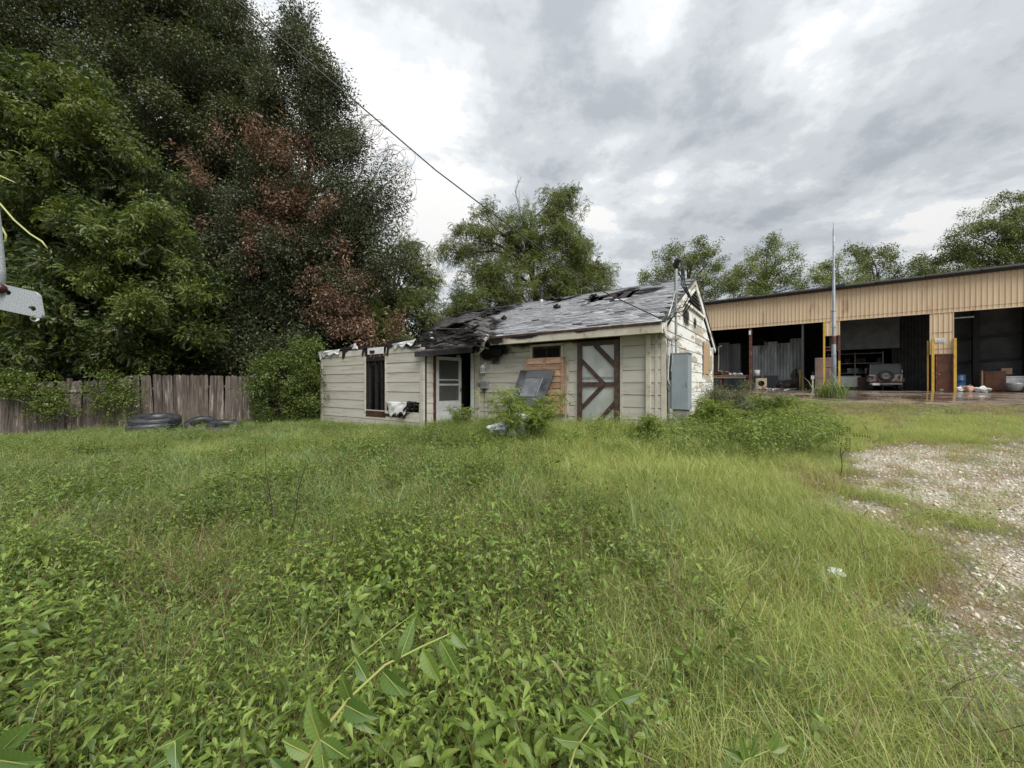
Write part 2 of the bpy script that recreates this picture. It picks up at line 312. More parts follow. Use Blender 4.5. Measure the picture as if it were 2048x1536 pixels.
def apron():
    mb = MB(); st = .35; pts = {}
    edge = [(-4.7, 27), (3, 24.3), (9, 19.8), (11.8, 17.2), (13.5, 14.8), (18.9, 13.4), (30, 12.0), (45, 11.4)]
    ex, ey = zip(*edge)
    near = lambda X: float(np.interp(X, ex, ey))
    XS = np.arange(-4.0, 34, st)
    vs = []; fs = []; rows = 40
    for X in XS:
        n = near(X); far = max(n + 1, 21.4 - (X - 24.07) * .781 + 14)
        for j in range(rows):
            t = (j / (rows - 1)); Y = n + (far - n) * t; z = tz(X, Y) + .03
            vs.append((X, Y, z - (.08 if j == 0 else 0)))
    for i in range(len(XS) - 1):
        for j in range(rows - 1):
            a = i * rows + j; fs.append((a, a + rows, a + rows + 1, a + 1))
    mb.add(vs, fs); o = mb.obj('concrete_apron', am, None, True); o['kind'] = 'structure'
apron()
# ---------------------------------------------------------------- house
house = thing('house', 'fire damaged single storey wooden house with beige clapboards, grey shingle roof and collapsed left end', 'house', HO, HA)
def sub_int(x0, x1, cuts):
    segs = [(x0, x1)]
    for (a, b) in cuts:
        n = []
        for (p, q) in segs:
            if b <= p or a >= q: n.append((p, q)); continue
            if a > p: n.append((p, a))
            if b < q: n.append((b, q))
        segs = n
    return [s for s in segs if s[1] - s[0] > .04]
def clap(parent, O, A, Nn, a0, a1, z0, h, m, tt=.012, tb=.026, slopes=None, name='siding_board'):
    # wedge board: along A, outward Nn, bottom edge proud of the course below
    O = Vector(O); A = Vector(A); Nn = Vector(Nn); s0, s1, s2, s3 = slopes or (a0, a1, a0, a1)
    p = lambda a, z, t: O + A * a + Nn * t + ZU * z
    vs = [p(s0, z0, 0), p(s1, z0, 0), p(s1, z0, tb), p(s0, z0, tb), p(s2, z0 + h, 0), p(s3, z0 + h, 0), p(s3, z0 + h, tt), p(s2, z0 + h, tt)]
    mb = MB(); mb.add(vs, [(0, 1, 2, 3), (7, 6, 5, 4), (3, 2, 6, 7), (0, 4, 5, 1), (1, 5, 6, 2), (0, 3, 7, 4)])
    return mb.obj(name, m, parent)
def clapwall(parent, O, A, Nn, a0, a1, zb, zt, m, cuts=(), exp=.305, joint=2.9):
    z = zb; k = 0
    while z < zt - .02:
        h = min(exp, zt - z)
        c = [(q[0], q[1]) for q in cuts if q[2] < z + h * .6 and q[3] > z + h * .4]
        for (p, q) in sub_int(a0, a1, c):
            j = p + ((k * 1.37) % joint)
            parts = [(p, q)] if not (p + .6 < j < q - .6) else [(p, j - .002), (j + .002, q)]
            for (u, v) in parts: clap(parent, O, A, Nn, u, v, z + random.uniform(-.003, .003), h - .009, m, tb=.026 + random.uniform(-.003, .003))
        z += exp; k += 1
XL = -5.75
w = MB(); w.b2(XL, -.02, .0, .14, -.5, EZ - .18); w.b2(-.14, -.0, .14, 7.0, -.5, 2.5)
w.prism([(-.14, 0.0, 2.5), (-.14, 7.0, 2.5), (-.14, 3.5, 4.30)], (.14, 0, 0)); w.obj('wall', M['void'], house)
w = MB(); w.b2(XL, 0, -.004, -.012, -.5, EZ - .18); w.obj('sheathing', M['void'], house)
clapwall(house, (0, -.012, 0), (1, 0, 0), (0, -1, 0), XL + .02, 0, .02, 2.42, M['siding'], cuts=[(-2.24, -1.06, -1, 2.4), (-3.75, -2.68, 1.8, 2.3)])
# gable wall clapboards, clipped under the roof slopes
z = .05; k = 0
while z < 4.3:
    h = .305; zt = z + h
    yf = lambda zz: max(0.0, (zz - 2.42) / ((RZ - .16 - 2.42) / 3.5)) if zz > 2.42 else 0.0
    a, b_ = yf(z), 7.0 - yf(z); a2, b2 = yf(zt), 7.0 - yf(zt)
    vent = (1.75, 5.25) if z > 3.45 else None
    if z > 3.45: break
    if b2 > a2:
        j = 2.2 + (k * 1.3) % 3
        for (q0, q1, q2, q3) in ((a, j - .002, a2, j - .002), (j + .002, b_, j + .002, b2)):
            if q1 > q0 and q3 > q2: clap(house, (0.0, 0, 0), (0, 1, 0), (1, 0, 0), q0, q1, z + random.uniform(-.003, .003), h - .009, M['gable'], slopes=(q0, q1, q2, q3))
    z += h; k += 1
w = MB(); w.b2(-.06, .045, -.045, .05, -.4, 2.42); w.obj('corner_board', M['trim'], house)
w = MB(); w.b2(-.05, .05, 6.97, 7.06, -.4, 2.6); w.obj('corner_board', M['gable'], house)
# roof: holes given where the photograph shows them, on the front slope
SL = math.hypot(3.5 + .5, RZ - EZ); SY, SZ = 4.0 / SL, (RZ - EZ) / SL
RN = Vector((0, -SZ, SY))
def rp(x, s, t=0): return Vector((x, -.5 + s * SY, EZ + s * SZ)) + RN * t
def rhit(px, py):
    nW = HU * RN.x + HV * RN.y + ZU * RN.z; P0 = h2w(0, -.5, EZ); d = ray(px, py); o = Vector((0, 0, CZ))
    t = (P0 - o).dot(nW) / d.dot(nW); q = o + d * t - HO; return q.dot(HU), (q.dot(HV) + .5) / SY
holes = [[(1178, 598), (1189, 594), (1214, 594), (1206, 600), (1180, 608)], [(1217, 606), (1228, 590), (1252, 583), (1246, 588), (1231, 604)], [(1249, 598), (1263, 582), (1281, 578), (1276, 584), (1262, 597)], [(1093, 601), (1100, 596), (1126, 598), (1121, 603)], [(962, 641), (965, 632), (979, 630), (976, 641)]]
holes = [[rhit(*p) for p in h] for h in holes]
def inpoly(x, y, P):
    c = False; j = len(P) - 1
    for i in range(len(P)):
        if (P[i][1] > y) != (P[j][1] > y) and x < (P[j][0] - P[i][0]) * (y - P[i][1]) / (P[j][1] - P[i][1]) + P[i][0]: c = not c
        j = i
    return c
print('holes', [[(round(a, 2), round(b_, 2)) for a, b_ in h] for h in holes])
def inhole(x, s, g=0): return any(inpoly(x, s, h) for h in holes)
xl = lambda s: -4.95 - .75 * s + .16 * math.sin(s * 9) + .1 * math.sin(s * 23)
M['shingle'] = mat('wet asphalt shingle', (.31, .312, .322), (.21, .212, .222), 30, .36, bump=.5, bscale=90, randv=.42, dirt=(.38, .385, .40), dscale=2.5, drange=(.40, .7),
    soot=[(h2w(-6.3, .8, 3.2), (1.1, 1.5, .7)), (h2w(-7.6, 2.6, 4.1), (1.8, 1.4, .8)), (h2w(-2.2, 2.9, 4.2), (1.3, .35, .35)), (h2w(-1.2, 2.6, 4.1), (.7, .6, .35)), (h2w(-4.3, 3.0, 4.3), (1.0, .3, .3))])
M['deck'] = mat('roof deck', (.03, .025, .02), (.015, .013, .012), 5, .8)
mb = MB(); st = .12
for i in range(int(8.6 / st)):
    for j in range(int(SL / st) + 1):
        x1 = .05 - i * st; x0 = x1 - st; s0 = j * st; s1 = min(s0 + st, SL)
        if s1 <= s0 or x0 < xl(s0) - .05 or inhole((x0 + x1) / 2, (s0 + s1) / 2): continue
        mb.add([rp(x0, s0), rp(x1, s0), rp(x1, s1), rp(x0, s1), rp(x0, s0, -.02), rp(x1, s0, -.02), rp(x1, s1, -.02), rp(x0, s1, -.02)], [(0, 1, 2, 3), (7, 6, 5, 4), (0, 4, 5, 1), (1, 5, 6, 2), (2, 6, 7, 3), (3, 7, 4, 0)])
mb.obj('roof_deck', M['deck'], house)
# rear slope and gable overhang underside
mb = MB(); mb.prism([(.05, 3.5, RZ), (.05, 7.5, EZ), (-12.2, 7.5, EZ), (-12.2, 3.5, RZ - .2)], (0, 0, -.04)); mb.obj('rear_roof', M['deck'], house)
# shingle tabs
tabs = []
course = .135; tw = .30; nrow = int(SL / course)
for r in range(nrow + 1):
    s0 = r * course; off = (r % 3) * .1 + .03 * (r % 2)
    x = .075 - off; first = True
    while x > xl(s0):
        w0 = tw if not first else tw - off * .3; first = False
        xc = x - w0 / 2
        if xc - w0 / 2 < xl(s0) + random.uniform(-.05, .25): break
        if not (inhole(xc, s0 + course / 2) or inhole(xc - w0 * .25, s0 + course / 2) or inhole(xc + w0 * .25, s0 + course / 2)): tabs.append((x - w0 + .004, x - .004 if x < .07 else .075, s0))
        x -= w0
def tabmesh(mb, x0, x1, s0, jit=True):
    th = .016 + random.uniform(0, .014); ln = min(course + .05, SL + .02 - s0); d = random.uniform(-.006, .006); li = random.uniform(0, .004)
    if random.random() < .015: li += .03
    mb.add([rp(x0, s0 - .012 + d, .004 + li), rp(x1, s0 - .012 + d, .004 + li), rp(x1, s0 - .012 + d, .004 + th + li), rp(x0, s0 - .012 + d, .004 + th + li), rp(x0, s0 + ln, .001), rp(x1, s0 + ln, .001), rp(x1, s0 + ln, .006), rp(x0, s0 + ln, .006)],
           [(0, 3, 2, 1), (3, 7, 6, 2), (0, 4, 7, 3), (1, 2, 6, 5), (4, 5, 6, 7)], 0, random.random())
tabs.sort(key=lambda t: (h2w(*rp((t[0] + t[1]) / 2, t[2])) - Vector((0, 0, 1.5))).length)
for t in tabs[:290]:
    mb = MB(); tabmesh(mb, *t); mb.obj('shingle', M['shingle'], house)
mb = MB()
for t in tabs[290:]: tabmesh(mb, *t)
mb.obj('shingles', M['shingle'], house, kind='stuff')
# loose lifted shingle squares and charred lumps lying on the roof
for (px, py, sx, sy) in ((1165, 612, .28, .14), (1219, 623, .16, .1), (1036, 630, .2, .13), (1044, 621, .16, .1), (1298, 603, .13, .08), (1240, 602, .3, .2), (1192, 611, .3, .12)):
    x, s = rhit(px, py); mb = MB(); c = rp(x, s, .04)
    mb.box(c, (sx, sy, .018), (math.atan2(SZ, SY) + random.uniform(-.1, .15), random.uniform(-.2, .2), random.uniform(-.3, .3))); mb.obj('loose_shingle', M['shingle'], house)
def lump(mb, c, n, r, zr=.5, ln=.25):
    for _ in range(n):
        p = Vector(c) + Vector((random.gauss(0, r), random.gauss(0, r), abs(random.gauss(0, r * zr))))
        mb.box(p, (random.uniform(.4, 1) * ln, random.uniform(.03, .12), random.uniform(.015, .05)), (random.uniform(-.9, .9), random.uniform(-.9, .9), random.uniform(0, 3.1)))
for (px, py, r) in ((969, 637, .09), (998, 625, .08), (1100, 602, .09), (1120, 601, .07), (1114, 618, .05), (1190, 596, .08), (1010, 640, .04)):
    x, s = rhit(px, py); mb = MB(); lump(mb, rp(x, s, .05), 12, r, .5, .16); mb.obj('charred_debris', M['char'], house)
# rafters seen through the holes
for i in range(12):
    mb = MB(); x = -.35 - i * .62; mb.beam(rp(x, 0.3, -.1), rp(x, SL - .05, -.1), .04, .14); mb.obj('rafter', M['char'], house)
mb = MB(); mb.b2(-8.2, -.2, .2, 6.9, 2.36, 2.40); mb.obj('ceiling', M['void'], house)
# ridge cap, fascia, soffit, rake boards
for i in range(27):
    x = .06 - i * .305; mb = MB(); mb.prism([(x, 3.36, RZ - .052), (x, 3.5, RZ + .02 + random.uniform(0, .01)), (x, 3.64, RZ - .052), (x, 3.5, RZ + .003)], (-.30, 0, 0)); mb.obj('ridge_shingle', M['darkroof'], house)
mb = MB(); mb.b2(-4.86, .07, -.512, -.478, EZ - .235, EZ - .05); mb.obj('fascia', M['trim'], house)
mb = MB(); mb.b2(-4.9, .07, -.535, -.505, EZ - .05, EZ + .004); mb.obj('drip_edge', M['charbrown'], house)
mb = MB(); mb.b2(-4.86, .0, -.48, .0, EZ - .2, EZ - .185); mb.obj('soffit', M['trim'], house)
for (y0, z0, y1, z1, m) in ((-.5, EZ, 3.5, RZ, 'gable'), (7.5, EZ, 3.5, RZ, 'gable')):
    mb = MB(); mb.beam((.055, y0, z0 - .10), (.055, y1, z1 - .10), .03, .17); mb.obj('rake_board', M[m], house)
    mb = MB(); mb.beam((.065, y0, z0 + .002), (.065, y1, z1 + .002), .06, .035); mb.obj('rake_edge', M['darkroof'], house)
mb = MB(); mb.prism([(.04, -.5, EZ - .02), (.04, -.5, EZ - .235), (.04, .0, EZ - .235), (.04, .05, EZ + .2)], (.02, 0, 0)); mb.obj('eave_return', M['trim'], house)
# gable vent with louvres
vz = 3.48; apex = 4.18; sl = (RZ - EZ) / 4.0
half = (apex - vz) / sl
vent = thing('gable_vent', None, None); vent.parent = house
mb = MB(); mb.prism([(.012, 3.5 - half, vz), (.012, 3.5 + half, vz), (.012, 3.5, apex)], (.01, 0, 0)); mb.obj('vent_recess', M['void'], vent)
for i in range(6):
    zz = vz + .09 + i * .1; hh = half * (1 - (zz - vz) / (apex - vz)) - .05
    if hh > .05: mb = MB(); mb.box((.045, 3.5, zz), (.07, 2 * hh, .014), (0, R(35), 0)); mb.obj('louvre', M['conduit'], vent)
for (a, b_) in (((.06, 3.5 - half, vz), (.06, 3.5 + half, vz)), ((.06, 3.5 - half, vz), (.06, 3.5, apex)), ((.06, 3.5 + half, vz), (.06, 3.5, apex))):
    mb = MB(); mb.beam(a, b_, .05, .07); mb.obj('vent_frame', M['gable'], vent)
clap(house, (0, 0, 0), (0, 1, 0), (1, 0, 0), 2.0, 5.0, 3.4, .1, M['gable'])
# OSB patch on gable
patch = thing('boarded_window', None, None); patch.parent = house
mb = MB(); mb.b2(.03, .05, 4.95, 6.3, 1.55, 2.62); mb.obj('osb_sheet', M['osb'], patch)
mb = MB(); mb.b2(.05, .065, 6.0, 6.7, 1.7, 2.25); mb.obj('osb_offcut', M['osb'], patch)
mb = MB(); mb.b2(.05, .075, 4.9, 5.05, 1.45, 2.65); mb.obj('batten', M['cedar'], patch)
# window above the shutter
win = thing('window', None, None); win.parent = house
mb = MB(); mb.b2(-3.72, -2.70, .02, .05, 1.82, 2.28); mb.obj('opening', M['void'], win)
for q in ((-3.76, -3.68), (-2.74, -2.66)): mb = MB(); mb.b2(q[0], q[1], -.05, .03, 1.80, 2.32); mb.obj('jamb', M['trim'], win)
mb = MB(); mb.b2(-3.76, -2.66, -.05, .03, 2.28, 2.34); mb.obj('head_casing', M['trim'], win)
mb = MB(); mb.b2(-3.68, -2.74, -.02, .0, 2.22, 2.28); mb.b2(-3.68, -3.62, -.02, .0, 1.82, 2.22); mb.b2(-2.8, -2.74, -.02, .0, 1.82, 2.22); mb.b2(-3.22, -3.19, -.02, .0, 1.82, 2.22); mb.obj('sash', M['charbrown'], win)
glass, gnt, gb = newmat('sooty glass'); gb.inputs['Base Color'].default_value = (.11, .075, .055, 1); gb.inputs['Roughness'].default_value = .2
mb = MB(); mb.add([(-3.19, .005, 1.82), (-2.8, .005, 1.82), (-2.8, .005, 2.22), (-3.19, .005, 2.22)], [(0, 1, 2, 3)]); mb.obj('pane', glass, win)
mb = MB(); mb.add([(-3.62, .005, 1.82), (-3.55, .005, 1.82), (-3.42, .005, 2.0), (-3.30, .005, 2.04), (-3.22, .005, 2.0), (-3.22, .005, 2.22), (-3.62, .005, 2.22)], [(0, 1, 2, 3, 4, 5, 6)]); mb.obj('broken_pane', glass, win)
# slatted shutter of cedar boards hung over the window
sh = thing('board_shutter', None, None); sh.parent = house
x0, x1, z0, z1 = -3.84, -2.60, .38, 1.95
n = 9; hh = (z1 - z0) / n
for i in range(n):
    zb = z0 + i * hh; mb = MB(); j = random.uniform(-.01, .01)
    mb.prism([(x0 + .05, -.11 + j * .3, zb), (x0 + .05, -.145, zb), (x0 + .05, -.125, zb + hh - .006), (x0 + .05, -.10, zb + hh - .006)], (x1 - x0 - .13, 0, 0)); mb.obj('slat', M['cedar'], sh)
for (a, b_) in ((x0, x0 + .05), (x1 - .08, x1)): mb = MB(); mb.b2(a, b_, -.165, -.05, z0 - .01, z1); mb.obj('shutter_stile', M['cedar'], sh)
mb = MB(); mb.b2(x0, x1, -.06, -.045, z0, z1); mb.obj('shutter_back', M['darkwood'], sh)
mb = MB(); mb.b2(-3.24, -3.17, -.16, -.13, 1.62, 1.93); mb.obj('batten', M['cedar'], sh)
mb = MB(); mb.b2(-2.56, -2.50, -.05, -.03, .3, 1.95); mb.b2(-3.84, -2.50, -.05, -.03, .30, .36); mb.obj('window_trim', M['trim'], sh)
# perforated screen door with dark diagonal boards
sd_ = thing('screen_door', None, None); sd_.parent = house
pm, nt, b = newmat('perforated screen'); tc = N(nt, 'ShaderNodeTexCoord'); mp = N(nt, 'ShaderNodeMapping'); L(nt, tc.outputs['Object'], mp.inputs[0]); mp.inputs['Rotation'].default_value = (0, R(45), 0)
vo = N(nt, 'ShaderNodeTexVoronoi', i_Scale=34.0); vo.inputs['Randomness'].default_value = 0; L(nt, mp.outputs[0], vo.inputs['Vector'])
ns = N(nt, 'ShaderNodeTexNoise', i_Scale=2.2, i_Detail=4.0); L(nt, tc.outputs['Object'], ns.inputs['Vector'])
cc = mixc(nt, maprange(nt, ns.outputs[0], .4, .65), (.50, .52, .50), (.70, .71, .68)); L(nt, mixc(nt, maprange(nt, vo.outputs['Distance'], .32, .40), (.22, .235, .23), cc), b.inputs['Base Color']); b.inputs['Roughness'].default_value = .4; b.inputs['Metallic'].default_value = .25
dx0, dx1, dz0, dz1 = -2.22, -1.08, -.02, 2.33
mb = MB(); mb.b2(dx0 + .1, dx1 - .1, -.035, -.028, dz0, dz1 - .1); mb.obj('mesh_panel', pm, sd_)
mb = MB(); mb.b2(dx0 + .1, dx1 - .1, -.0455, -.037, 1.33, 1.39); mb.obj('mesh_rail', M['conduit'], sd_)
for (a, b_) in ((dx0, dx0 + .12), (dx1 - .12, dx1)): mb = MB(); mb.b2(a, b_, -.085, -.02, dz0, dz1); mb.obj('stile', M['darkwood'], sd_)
mb = MB(); mb.b2(dx0 + .12, dx1 - .12, -.083, -.02, dz1 - .12, dz1); mb.obj('top_rail', M['darkwood'], sd_)
mb = MB(); mb.b2(dx0 + .12, dx1 - .12, -.083, -.02, 1.13, 1.25); mb.obj('middle_rail', M['darkwood'], sd_)
def diag(p, q, wd=.105):
    a = hw(*p, -.06); b_ = hw(*q, -.06); mb = MB(); mb.beam((a.x, -.06, a.z), (b_.x, -.06, b_.z), wd, .036, up=(0, 1, 0)); mb.obj('diagonal_board', M['darkwood'], sd_)
diag((1190, 690), (1237, 738), .12); diag((1163, 721), (1209, 769), .10); diag((1207, 770), (1163, 816), .10); diag((1237, 798), (1190, 850), .10)
# downspout and vertical trims
ds = MB(); ds.b2(-.40, -.30, -.11, -.035, .4, 2.38); ds.obj('downspout', M['trim'], house)
for (a, b_) in ((-1.06, -1.0), (-2.30, -2.24), (-.2, -.14), (-2.62, -2.58)): mb = MB(); mb.b2(a, b_, -.048, -.012, .0, 2.38); mb.obj('vertical_trim', M['siding'], house)
# foundation
mb = MB(); mb.b2(-.35, .06, .03, 7.0, -.8, .03); mb.obj('foundation', M['concrete'], house)
# vent pipe through roof
vp = thing('vent_pipe', None, None); vp.parent = house
x, s = rhit(1083, 606); c = rp(x, s)
mb = MB(); mb.tube([c, c + Vector((0, 0, .50))], .055, 10); mb.obj('pipe', M['black'], vp)
mb = MB(); mb.tube([c + Vector((0, 0, .48)), c + Vector((0, 0, .60))], .078, 10); mb.obj('cap', M['black'], vp)
mb = MB(); mb.tube([c - Vector((0, 0, .05)), c + Vector((0, 0, .13))], [.11, .075], 10); mb.obj('flashing', M['conduit'], vp)
# wall lantern, meter socket, hook
lan = thing('wall_lantern', None, None); lan.parent = house
lx, _, lz = hw(971, 737)
mb = MB(); mb.b2(lx - .05, lx + .05, -.05, -.03, lz - .02, lz + .18); mb.obj('back_plate', M['white'], lan)
mb = MB(); mb.lathe([(.085, lz + .02), (.06, lz + .08), (.015, lz + .13)], 6, Matrix.Translation((lx, -.15, 0))); mb.obj('roof_cap', M['white'], lan)
lg, _, lb = newmat('lantern glass'); lb.inputs['Base Color'].default_value = (.3, .32, .33, 1); lb.inputs['Roughness'].default_value = .15
mb = MB(); mb.lathe([(.06, lz - .12), (.075, lz + .02)], 6, Matrix.Translation((lx, -.15, 0))); mb.obj('glass', lg, lan)
for k in range(6):
    q = k * math.pi / 3; mb = MB(); mb.beam((lx + .062 * math.cos(q), -.15 + .062 * math.sin(q), lz - .12), (lx + .078 * math.cos(q), -.15 + .078 * math.sin(q), lz + .02), .012); mb.obj('glazing_bar', M['white'], lan)
mb = MB(); mb.b2(lx - .07, lx + .07, -.22, -.03, lz - .15, lz - .12); mb.obj('base', M['white'], lan)
ms = thing('meter_box', None, None); ms.parent = house
mx_, _, mz_ = hw(972, 771)
mb = MB(); mb.b2(mx_ - .14, mx_ + .14, -.13, -.03, mz_ - .1, mz_ + .13); mb.obj('box', M['conduit'], ms, bevel=.01)
mb = MB(); mb.tube([(mx_ - .03, -.08, mz_ - .1), (mx_ - .03, -.08, mz_ - .19)], .04, 8); mb.obj('fitting', M['black'], ms)
mb = MB(); mb.tube([(mx_ - .03, -.04, mz_ - .18), (mx_ - .05, -.03, mz_ - .6), (mx_ - .04, -.03, mz_ - 1.2)], .008, 5); mb.obj('wire', M['black'], ms)
hx, _, hz = hw(984, 735); mb = MB(); mb.tube([(hx, -.04, hz + .1), (hx + .015, -.06, hz), (hx, -.04, hz - .1)], .012, 5); mb.obj('hook', M['white'], house)
# electric cabinet, mast and cables at the right corner
ec = thing('electric_cabinet', 'tall blue grey steel electric cabinet at the right corner of the burnt house', 'cabinet', h2w(.03, .02, 0), HA)
mb = MB(); mb.b2(.12, .50, .0, .34, .60, 1.90); mb.obj('cabinet_body', M['bluegrey'], ec, bevel=.008)
mb = MB(); mb.b2(.045, .118, .03, .3, .62, 1.88); mb.obj('side_gutter', M['bluegrey'], ec)
mb = MB(); mb.b2(.13, .49, -.018, -.002, .61, 1.885); mb.obj('door', M['bluegrey'], ec, bevel=.004)
mb = MB(); mb.b2(.46, .478, -.035, -.018, 1.15, 1.25); mb.obj('latch', M['steel'], ec)
mb = MB(); mb.b2(.1, .52, -.02, .36, 1.902, 1.925); mb.obj('rain_lid', M['conduit'], ec)
mb = MB(); mb.b2(.14, .46, .02, .32, -.2, .59); mb.obj('pedestal', M['concrete'], ec)
mast = thing('service_mast', 'galvanized electric service mast with weatherhead above the right roof corner', 'mast', h2w(.22, .18, 0), HA)
mb = MB(); mb.tube([(0, 0, 1.93), (0, 0, 3.95)], .029, 10); mb.obj('conduit', M['conduit'], mast)
mb = MB(); mb.tube([(0, 0, 3.35), (0, 0, 3.95)], .038, 10); mb.obj('sleeve', M['steel'], mast)
mb = MB(); mb.tube([(0, 0, 3.93), (0, 0, 4.03), (.03, -.04, 4.10), (.09, -.1, 4.10), (.13, -.14, 4.05)], [.045, .065, .072, .06, .04], 10); mb.obj('weatherhead', M['black'], mast, True)
for k in range(3):
    mb = MB(); o = .02 * k
    mb.tube([(.12 + o, -.14, 4.04), (.17 + o, -.22, 3.85), (.16 + o * 2, -.2, 3.5), (.26 + o * 2, .1, 3.25 - k * .06), (.10, .25 + o, 3.05 - k * .1), (-.02, -.1, 2.95 - k * .08), (-.12 - o, -.55, 2.62)], .014, 5); mb.obj('service_cable', M['black'], mast)
mb = MB(); mb.tube([(.0, -.05, 3.4), (-.08, -.12, 3.0), (-.14, -.42, 2.55)], .012, 5); mb.obj('ground_wire', M['white'], mast)
for (z_) in (2.25, 2.9): mb = MB(); mb.b2(-.19, .06, -.05, .05, z_, z_ + .035); mb.obj('pipe_clamp', M['steel'], mast)
for k in range(4):
    mb = MB(); ys_ = -.25 + k * .03
    mb.tube([(-.16, -.62, 2.60), (-.2 + k * .02, -.40, 2.42 - k * .05), (-.12 + k * .03, ys_ + .02, 2.2), (-.15 + k * .035, -.19, 1.7), (-.17 + k * .035, -.19, 1.2 + k * .1), (-.09 + k * .01, -.1, .95 + .15 * k)], .011 + .003 * (k % 2), 5)
    mb.obj('loose_cable', [M['conduit'], M['white'], M['black'], M['conduit']][k], mast)
# overhead wire from the roof corner towards the pole outside the frame
A0 = h2w(.05, -.55, 2.62); B0 = at(470, 0, 6.2)
P2 = [(1320, 637), (1265, 611), (1204, 582), (1120, 527.5), (1045, 471), (970, 415), (871, 340), (720, 211), (560, 75), (470, 0)]
a2 = Vector((A0.x, A0.y)); dir2 = (Vector((B0.x, B0.y)) - a2)
pts = []
for (px, py) in P2:
    r_ = ray(px, py); den = r_.x * dir2.y - r_.y * dir2.x; t = (a2.x * dir2.y - a2.y * dir2.x) / den
    pts.append(Vector((0, 0, CZ)) + r_ * t)
e = pts[-1] - pts[-2]; pts += [pts[-1] + e * 1.5 + Vector((0, 0, .1)), pts[-1] + e * 6 + Vector((0, 0, 2.0))]
mb = MB(); mb.tube(pts, .0125, 6); mb.obj('overhead_wire', M['black'], None, True, label='black overhead power wire running down from the sky to the house roof corner', category='wire')
# ---- burnt entry between annex and main wall
ent = house
mb = MB(); mb.b2(LEFT, XL, 1.6, 1.7, -.5, 2.6); mb.b2(XL - .02, XL + .1, .1, 1.7, -.5, 2.6); mb.b2(-12.2, -5.7, 3.2, 3.3, -.5, 2.45); mb.b2(LEFT - .1, LEFT, .4, 3.2, -.5, 2.5); mb.b2(LEFT, XL, -.2, 1.7, 2.28, 2.33); mb.obj('entry_wall', M['void'], house)
for k in range(5):
    mb = MB(); x = LEFT + .1 + k * .15; mb.beam((x, 1.5 - .1 * k, -.2), (x + .03, 1.5, 2.3), .05, .07); mb.obj('charred_stud', M['char'], house)
mb = MB(); lump(mb, (-6.0, .9, .25), 26, .18, 1.4, .5); mb.obj('charred_debris', M['char'], house)
for (px0, px1, m_) in ((944, 950, 'white'), (952, 960, 'trim')):
    a = hw(px0, 770, -.03).x; b_ = hw(px1, 770, -.03).x; mb = MB(); mb.b2(a, b_, -.10, .0, -.3, 2.2 if m_ == 'white' else 2.42); mb.obj('porch_post', M[m_], house)
# collapsed left part of the main roof: sagging charred sheet
def sag(u, v):     # u along ridge 0..1 left, v down slope 0..1
    x = -7.9 - u * 4.4; s = SL - v * (1.75 - 1.25 * u) ; p = rp(x, s, 0); p.z -= .22 * u + .5 * v * u + .05 * math.sin(u * 17) + .05 * math.sin(v * 9 + u * 5)
    p.y += .06 * math.sin(u * 11 + v * 4); return p
M['burntshingle'] = mat('burnt shingles', (.03, .029, .029), (.085, .08, .075), 9, .55, bump=.8, bscale=40, randv=.3, stretch=(1, 1, 1))
for r in range(7):
    for cidx in range(15):
        u0, u1 = cidx / 15, (cidx + 1) / 15 - .006; v0, v1 = r / 7, (r + 1.2) / 7
        if random.random() < .04 + .15 * (r > 5): continue
        a = [sag(u0, v0), sag(u1, v0), sag(u1, v1), sag(u0, v1)]; j = random.uniform(0, .02)
        mb = MB(); up = Vector((0, -.3, .95)) * .02
        vs = a[:2] + [a[2] + up * (1 + j * 20), a[3] + up]; vs += [q - Vector((0, 0, .03)) for q in vs]
        mb.add(vs, [(0, 1, 2, 3), (7, 6, 5, 4), (0, 4, 5, 1), (1, 5, 6, 2), (2, 6, 7, 3), (3, 7, 4, 0)]); mb.obj('burnt_shingle', M['burntshingle'], house)
mb = MB(); mb.tube([rp(-7.8 - i * .4, SL, .0) + Vector((0, 0, -.02 - .0115 * i * i * .3 + random.uniform(-.02, .03))) for i in range(12)], [.07] * 11 + [.03], 6); mb.obj('ridge_char', M['char'], house)
# tangle of charred rafters and boards over the entry
for k in range(46):
    px = random.uniform(852, 962); py = random.uniform(664, 697) - (px - 850) * .12 * random.random(); q = hw(px, py, random.uniform(-1.7, .4))
    ln = random.uniform(.35, 1.3); a = random.uniform(-.5, .9); b_ = random.uniform(-.35, .25); dv = Vector((math.cos(a) * math.cos(b_), math.sin(a) * math.cos(b_), math.sin(b_))) * ln / 2
    mb = MB(); mb.beam(q - dv, q + dv, random.uniform(.04, .16), random.uniform(.02, .05)); mb.obj('charred_board', M['char'] if k % 7 else M['burntshingle'], house)
# burnt valley sheet linking eave end to the ridge ruin
for k in range(22):
    t = k / 21; s = t * 2.9; x = xl(s)
    for j in range(3):
        p = rp(x - .12 - .32 * j + random.uniform(-.08, .08), s, -.02 - .06 * j); mb = MB(); mb.box(p, (random.uniform(.28, .5), random.uniform(.14, .3), .015), (.43 + random.uniform(-.15, .15), random.uniform(.05, .4), random.uniform(-.3, .3))); mb.obj('burnt_shingle', M['burntshingle'], house)
